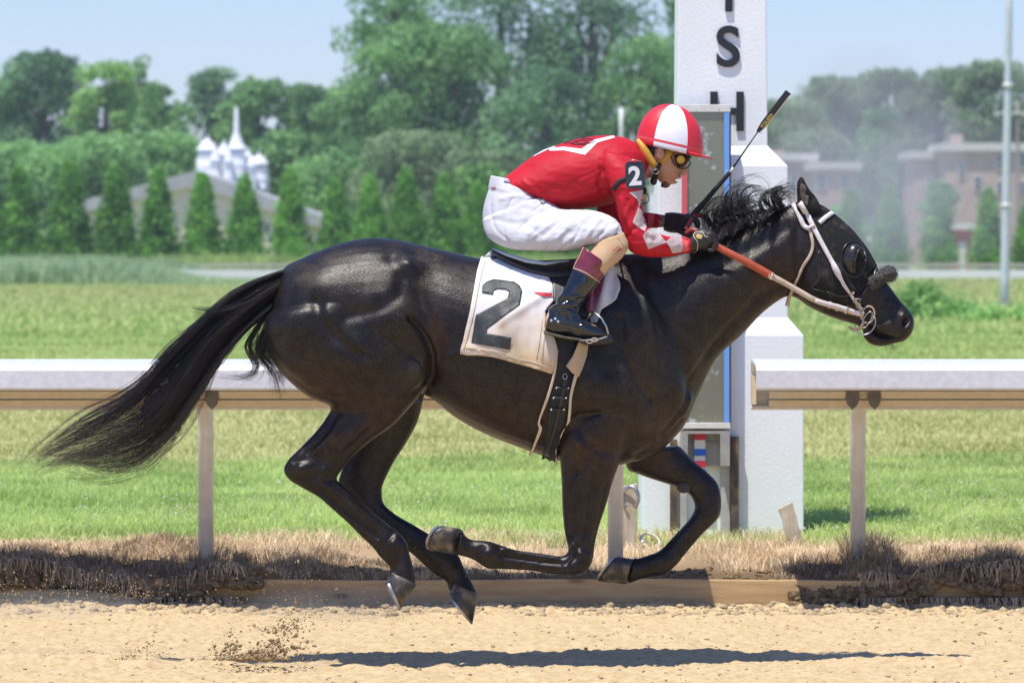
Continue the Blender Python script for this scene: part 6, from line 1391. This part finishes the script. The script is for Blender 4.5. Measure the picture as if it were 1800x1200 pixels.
# number tag on the sleeve
M['navy'] = mat('navy_plate', (.018, .028, .05), .5, (.03, .04, .06), 30); M['numwhite'] = mat('white_numeral', (.74, .74, .74), .6)
V, F = strip([(1078, 334), (1086, 322), (1098, 315), (1112, 314)], [9, 8, 8, 8], JB, .004); ab = obj('armband', V, F, M['elastic'], pr)
V, F = strip([(1128, 330), (1134, 334), (1131, 345)], [6, 6, 4], JB, .004); obj('armband_end', V, F, M['elastic'], ab)
def rounded(x0, y0, x1, y1, r, tilt=0): 
    P_ = []
    for cx_, cy_, a0 in ((x1 - r, y0 + r, -90), (x1 - r, y1 - r, 0), (x0 + r, y1 - r, 90), (x0 + r, y0 + r, 180)):
        for i in range(5): a = radians(a0 + i * 22.5); P_.append((cx_ + r * cos(a) - (cy_ - y0) * tilt, cy_ + r * sin(a)))
    return P_
po = rounded(1099, 285, 1132, 331, 7, -.04); yt = min(cast(1110, 305, JB).y, cast(1120, 300, JB).y, cast(1105, 325, JB).y) - .006
V = [P(a, b, yt) for a, b in po] + [P(a, b, yt + .006) for a, b in po]; n = len(po); F = [tuple(range(n))[::-1], tuple(range(n, 2 * n))] + [(k, k + n, (k + 1) % n + n, (k + 1) % n) for k in range(n)]
tg_ = bevelled(obj('number_plate', V, F, M['navy'], ab, smooth=False), .0015)
flat_text('2', 1116, 309, 34, 4, None, 0, M['numwhite'], ab, 'plate_numeral', y=yt - .002, bold=.035, wscale=.98)
obj('plate_clip', *tube([P(1104, 283, yt), P(1114, 281, yt - .004), P(1128, 284, yt)], .002, 6), M['stir'], ab)
mdl = obj('medallion', *ball(P(1132, 347, -.16), (.008, .004, .014), 14, 10), mat('amber', (.6, .33, .06), .3), pr)
obj('cord', *tube([P(1130, 338, -.16), P(1139, 342, -.165), P(1141, 352, -.165), P(1136, 358, -.16), P(1129, 357, -.155)], .0022, 6), mat('brown_cord', (.10, .05, .03), .7), mdl)

# helmet
M['hred'] = mat('red_helmet_cover', (.60, .012, .03), .45, (.66, .03, .045), 12, .0006, 60); M['hwhite'] = mat('white_helmet_cover', (.78, .78, .84), .5); M['hband'] = mat('coral_band', (.68, .07, .075), .5)
hc = P(1177, 256, 0); ang = radians(13); Xh = Vector((cos(ang), 0, -sin(ang))); Zh = Vector((sin(ang) * .55, 0, cos(ang))).normalized()
def hpt(t, ph, g=0.0): 
    a, b, h = .1315 + g, .104 + g, .160 + g; st = abs(sin(t)) ** .92
    return hc + Xh * a * st * cos(ph) + Vector((0, b * st * sin(ph), 0)) + Zh * h * cos(t)
nu, nv_ = 72, 26; V, F, MI = [], [], []
for j in range(nv_ + 1):
    t_ = radians(97) * j / nv_
    for i in range(nu): V.append(hpt(max(t_, 1e-3), 2 * pi * i / nu))
for j in range(nv_):
    for i in range(nu):
        F.append((j * nu + i, j * nu + (i + 1) % nu, (j + 1) * nu + (i + 1) % nu, (j + 1) * nu + i)); deg = (360 * (i + .5) / nu + 360) % 360
        k_ = int(((deg - 240) % 360) // 60) % 2; t_ = 97 * (j + .5) / nv_; MI.append(2 if (84 < t_ < 90) else (0 if k_ else 1))
hm = obj('helmet', V, F, [M['hred'], M['hwhite'], M['hband']], pr, midx=MI); solid(hm, .004)
obj('button', *ball(hpt(0, 0) + Zh * .001, (.011, .011, .006), 14, 8), M['hred'], hm)
for k_ in range(6):
    ph = radians(k_ * 60); V, F = tube([hpt(radians(2 + 93 * i / 18), ph, .0006) for i in range(19)], .0011, 6); obj('panel_seam', V, F, M['hwhite'], hm)
V, F = [], []
for j, (r, dz) in enumerate(((.0, 0), (.35, .001), (.7, -.001), (1, -.001), (1, -.004), (.0, -.004))):
    for i in range(21):
        ph = radians(-62 + 124 * i / 20); p0 = hpt(radians(94), ph, .001); V.append(p0 + (Xh * cos(ph) * .050 + Vector((0, sin(ph) * .012, 0))) * r * (cos(ph) ** .5 if cos(ph) > 0 else 0) + Zh * (dz + .003 * sin(r * 3)))
for j in range(5):
    for i in range(20): F.append((j * 21 + i, j * 21 + i + 1, (j + 1) * 21 + i + 1, (j + 1) * 21 + i))
obj('peak', V, F, M['hred'], hm)
HMV = [tuple(v) for v in hm.data.vertices.__iter__() and [v.co[:] for v in hm.data.vertices]]; HMB = bvh_of(HMV, [tuple(p.vertices) for p in hm.data.polygons])
for off_ in (-2.4, 2.4):
    V, F = strip([(1137 + off_, 206 - off_ * .5), (1150 + off_, 225 - off_ * .5), (1164 + off_ * .8, 245), (1176 + off_ * .5, 262)], [3.6, 3.6, 3.6, 4], HMB, .003, back=-.10); obj('elastic_strap', V, F, M['elastic'], hm)
M['gold'] = mat('golden_strap', (.62, .33, .035), .5, (.52, .26, .03), 20, .0008, 90)
V, F = ribbon([(1120, 245, -.055), (1128, 256, -.070), (1136, 268, -.078), (1143, 280, -.080), (1150, 290, -.078), (1158, 292, -.074)], [7, 11, 13, 13, 12, 8], .003); fs_ = obj('face_strap', V, F, M['gold'], pr)
V, F = ribbon([(1178, 266, -.078), (1170, 276, -.080), (1163, 284, -.078), (1155, 292, -.076)], [11, 13, 12, 8], .003); obj('front_strap', V, F, M['gold'], fs_)
V, F = ribbon([(1160, 286, -.081), (1156, 297, -.078), (1152, 309, -.066), (1148, 322, -.045)], [8, 8, 9, 9], .004); obj('chin_strap', V, F, M['elastic'], pr)
V, F = ball(P(1149, 318, -.035), (.014, .03, .018), 14, 10); obj('chin_cup', V, F, M['blackleather'], pr)
obj('strap_buckle', *tube([P(1153 + 5 * cos(a), 302 + 4 * sin(a), -.078) for a in np.linspace(0, 2 * pi, 12)], .0016, 6), M['stir'], pr)
V, F = ribbon([(1182, 258, -.084), (1200, 263, -.074), (1214, 268, -.055), (1226, 273, -.02)], [4, 5, 5, 4], .003); obj('visor_trim', V, F, M['gold'], pr)
# goggles
gm = bpy.data.materials.new('smoked_lens'); gm.use_nodes = True; b = gm.node_tree.nodes['Principled BSDF']; b.inputs['Base Color'].default_value = (.05, .028, .016, 1); b.inputs['Roughness'].default_value = .12; b.inputs['Transmission Weight'].default_value = .0; b.inputs['IOR'].default_value = 1.3
def gogg(poly, off, m, name, parent, step=2.4):
    V, F = patch(poly, BB, off, step); o = obj(name, V, F, m, parent); solid(o, .003); return o
V, F = loft([(1182, 268, 1187, 288, 0, .074), (1192, 267, 1193, 297, 0, .072), (1203, 270, 1200, 297, 0, .060), (1212, 273, 1207, 291, 0, .040), (1216, 276, 1211, 285, 0, .018)], 26, 4, sq=.8); gg = obj('goggles', V, F, gm, pr)
V, F = tube([P(1197 + 16 * cos(a) - (3 if sin(a) < 0 else -3) * .3, 282 + 14.5 * sin(a) + 3 * cos(a), -.068 + .022 * max(0, cos(a))) for a in np.linspace(0, 2 * pi, 26)], .0022, 8); obj('goggle_frame', V, F, M['glove'], gg)
V, F = tube([P(1196.5, 280.5, -.070), P(1196.5, 280.5, -.084)], [.0165, .0155], 22); dk = obj('vent_disc', V, F, mat('yellow_disc', (.75, .48, .02), .45), gg, smooth=False)
V, F = tube([P(1196.5 + 4.6 * cos(a), 280.5 + 4.6 * sin(a), -.0845) for a in np.linspace(0, 2 * pi, 18)], .0014, 6); obj('disc_ring', V, F, M['gold'], gg)
V, F = tube([P(1183 + 4 * cos(a), 268 + 5 * sin(a), -.084) for a in np.linspace(0, 2 * pi, 12)], .0014, 6); obj('goggle_clip', V, F, M['gold'], gg)

# whip
wh = empty('riding_whip', tuple(P(1212, 378, 0)), 'black riding whip held upright in the far hand of the rider', 'whip')
a, b, c_, d_ = P(1200, 400, .01), P(1283, 303, -.02), P(1332, 232, -.03), P(1386, 162, -.04)
hp_ = [a.lerp(b, f) for f in np.linspace(0, 1, 40)]; V, F = tube(hp_, [.0115 - .003 * f + .0007 * sin(f * 150) + (.002 if f < .42 else 0) for f in np.linspace(0, 1, 40)], 12); obj('handle', V, F, M['elastic'], wh)
obj('ferrule', *tube([b.lerp(c_, -.01), b.lerp(c_, .12)], .0048, 10), M['galv'], wh); obj('shaft', *tube([b.lerp(c_, .1), c_], [.0038, .0026], 8), M['blackleather'], wh)
ax = (d_ - c_).normalized(); n_ = Vector((ax.z, 0, -ax.x)); V, F = [], []
for i, f in enumerate(np.linspace(0, 1, 12)):
    w = .0125 * (.55 + .45 * min(1, f * 6)) * (1 + .1 * f); p = c_.lerp(d_, f)
    for sx, sy in ((-1, 0), (-.8, -.004), (.8, -.004), (1, 0), (.8, .004), (-.8, .004)): V.append(p + n_ * sx * w + Vector((0, sy, 0)))
for i in range(11):
    for k in range(6): F.append((i * 6 + k, i * 6 + (k + 1) % 6, i * 6 + 6 + (k + 1) % 6, i * 6 + 6 + k))
F += [tuple(range(6))[::-1], tuple(66 + k for k in range(6))]
pop = obj('popper', V, F, M['blackleather'], wh, smooth=False)
p = c_.lerp(d_, .30); q = unP(p); flat_text('TOLEDO', q[0] + 1, q[1], 6.5, 52, None, 0, mat('gold_print', (.62, .42, .08), .5), pop, 'lettering', y=p.y - .0055, bold=.012, wscale=1.0)
V, F = ribbon([(1336, 236, -.05), (1362, 203, -.052), (1388, 168, -.054)], 1.0, .001); obj('popper_edge', V, F, M['thread'], pop)

# ------------------------------------------------------------------ dirt thrown up by the hooves
rs = np.random.RandomState(55)
def spray(n, pxc, pyc, sx, sy, y0, y1, s0, s1):
    x = rs.normal(pxc, sx, n); y = pyc - np.abs(rs.normal(0, sy, n)) * (.25 + 1.5 * vn(x / 17, x * 0 + pyc, 3)) * (1 + .5 * (x - pxc) / sx * .5); Y = rs.uniform(y0, y1, n); return [(P(a, min(b, 1158 - 0 * a), c), s0 + (s1 - s0) * rs.rand() ** 3) for a, b, c in zip(x, y, Y)]
sp = spray(900, 455, 1162, 42, 30, -.40, -.05, .0015, .0085) + spray(300, 500, 1110, 22, 12, -.35, -.1, .001, .004) + spray(110, 235, 1160, 18, 12, -.35, -.1, .0010, .0045) + spray(900, 640, 1066, 95, 30, -.25, .25, .0006, .0018) + spray(500, 60, 1062, 80, 30, 0, .9, .001, .004) + spray(260, 230, 1052, 40, 20, .2, .9, .001, .0035) + spray(450, 480, 1068, 90, 30, 0, .6, .0008, .0035) + spray(120, 650, 1100, 60, 40, -.3, 0, .0006, .0022)
ib = bmesh.new(); bmesh.ops.create_icosphere(ib, subdivisions=1, radius=1); iv = np.array([v.co[:] for v in ib.verts]); itf = np.array([[v.index for v in f.verts] for f in ib.faces]); ib.free()
M['kicked'] = mat('kicked_soil_shaded', (.20, .13, .065), .95, (.46, .35, .20), 60, spec=.1)  # darker than the track: shade on the flying grains is put into the colour
VV, FF = [], []
for i, (p, s_) in enumerate(sp): VV.append(iv * s_ * (1 + (rs.rand(len(iv), 1) - .5) * .7) * (1 + .5 * rs.rand(3)) + np.array(p)); FF.append(itf + i * len(iv))
tag(tris_obj('flying_dirt', np.vstack(VV), np.vstack(FF), M['kicked']), kind='stuff')
# ------------------------------------------------------------------ haze
V, F = box(-420, 420, -22.5, 720, -1.2, 60)
hz = bpy.data.materials.new('haze'); hz.use_nodes = True; t = hz.node_tree; t.nodes.remove(t.nodes['Principled BSDF'])
pv = t.nodes.new('ShaderNodeVolumePrincipled'); pv.inputs['Density'].default_value = .0003; pv.inputs['Color'].default_value = (.86, .93, 1, 1); pv.inputs['Anisotropy'].default_value = .2
t.links.new(pv.outputs[0], t.nodes['Material Output'].inputs['Volume'])
o = obj('haze', V, F, hz, smooth=False); tag(o, kind='stuff')

def dust(name, c, r, dens, col=(.80, .76, .68)):
    m = bpy.data.materials.new(name); m.use_nodes = True; t = m.node_tree; t.nodes.remove(t.nodes['Principled BSDF']); v = t.nodes.new('ShaderNodeVolumePrincipled')
    v.inputs['Density'].default_value = dens; v.inputs['Color'].default_value = (*col, 1); t.links.new(v.outputs[0], t.nodes['Material Output'].inputs['Volume'])
    tag(obj(name, *ball(c, r, 32, 20), m), kind='stuff')
dust('dust_haze', P(1525, 290, 150), (3.4, 6, 4.2), .034, (.93, .94, .93))
dust('dust_haze', P(1470, 350, 140), (3.4, 5, 2.4), .022, (.93, .94, .93))
dust('dust_puff', P(600, 1062, .15), (.42, .30, .07), .5, (.93, .84, .68))
dust('dust_puff', P(80, 1062, .6), (.40, .30, .06), .5, (.93, .84, .68))
dust('dust_haze', P(1660, 330, 170), (3.6, 6, 3.0), .018, (.93, .94, .93))
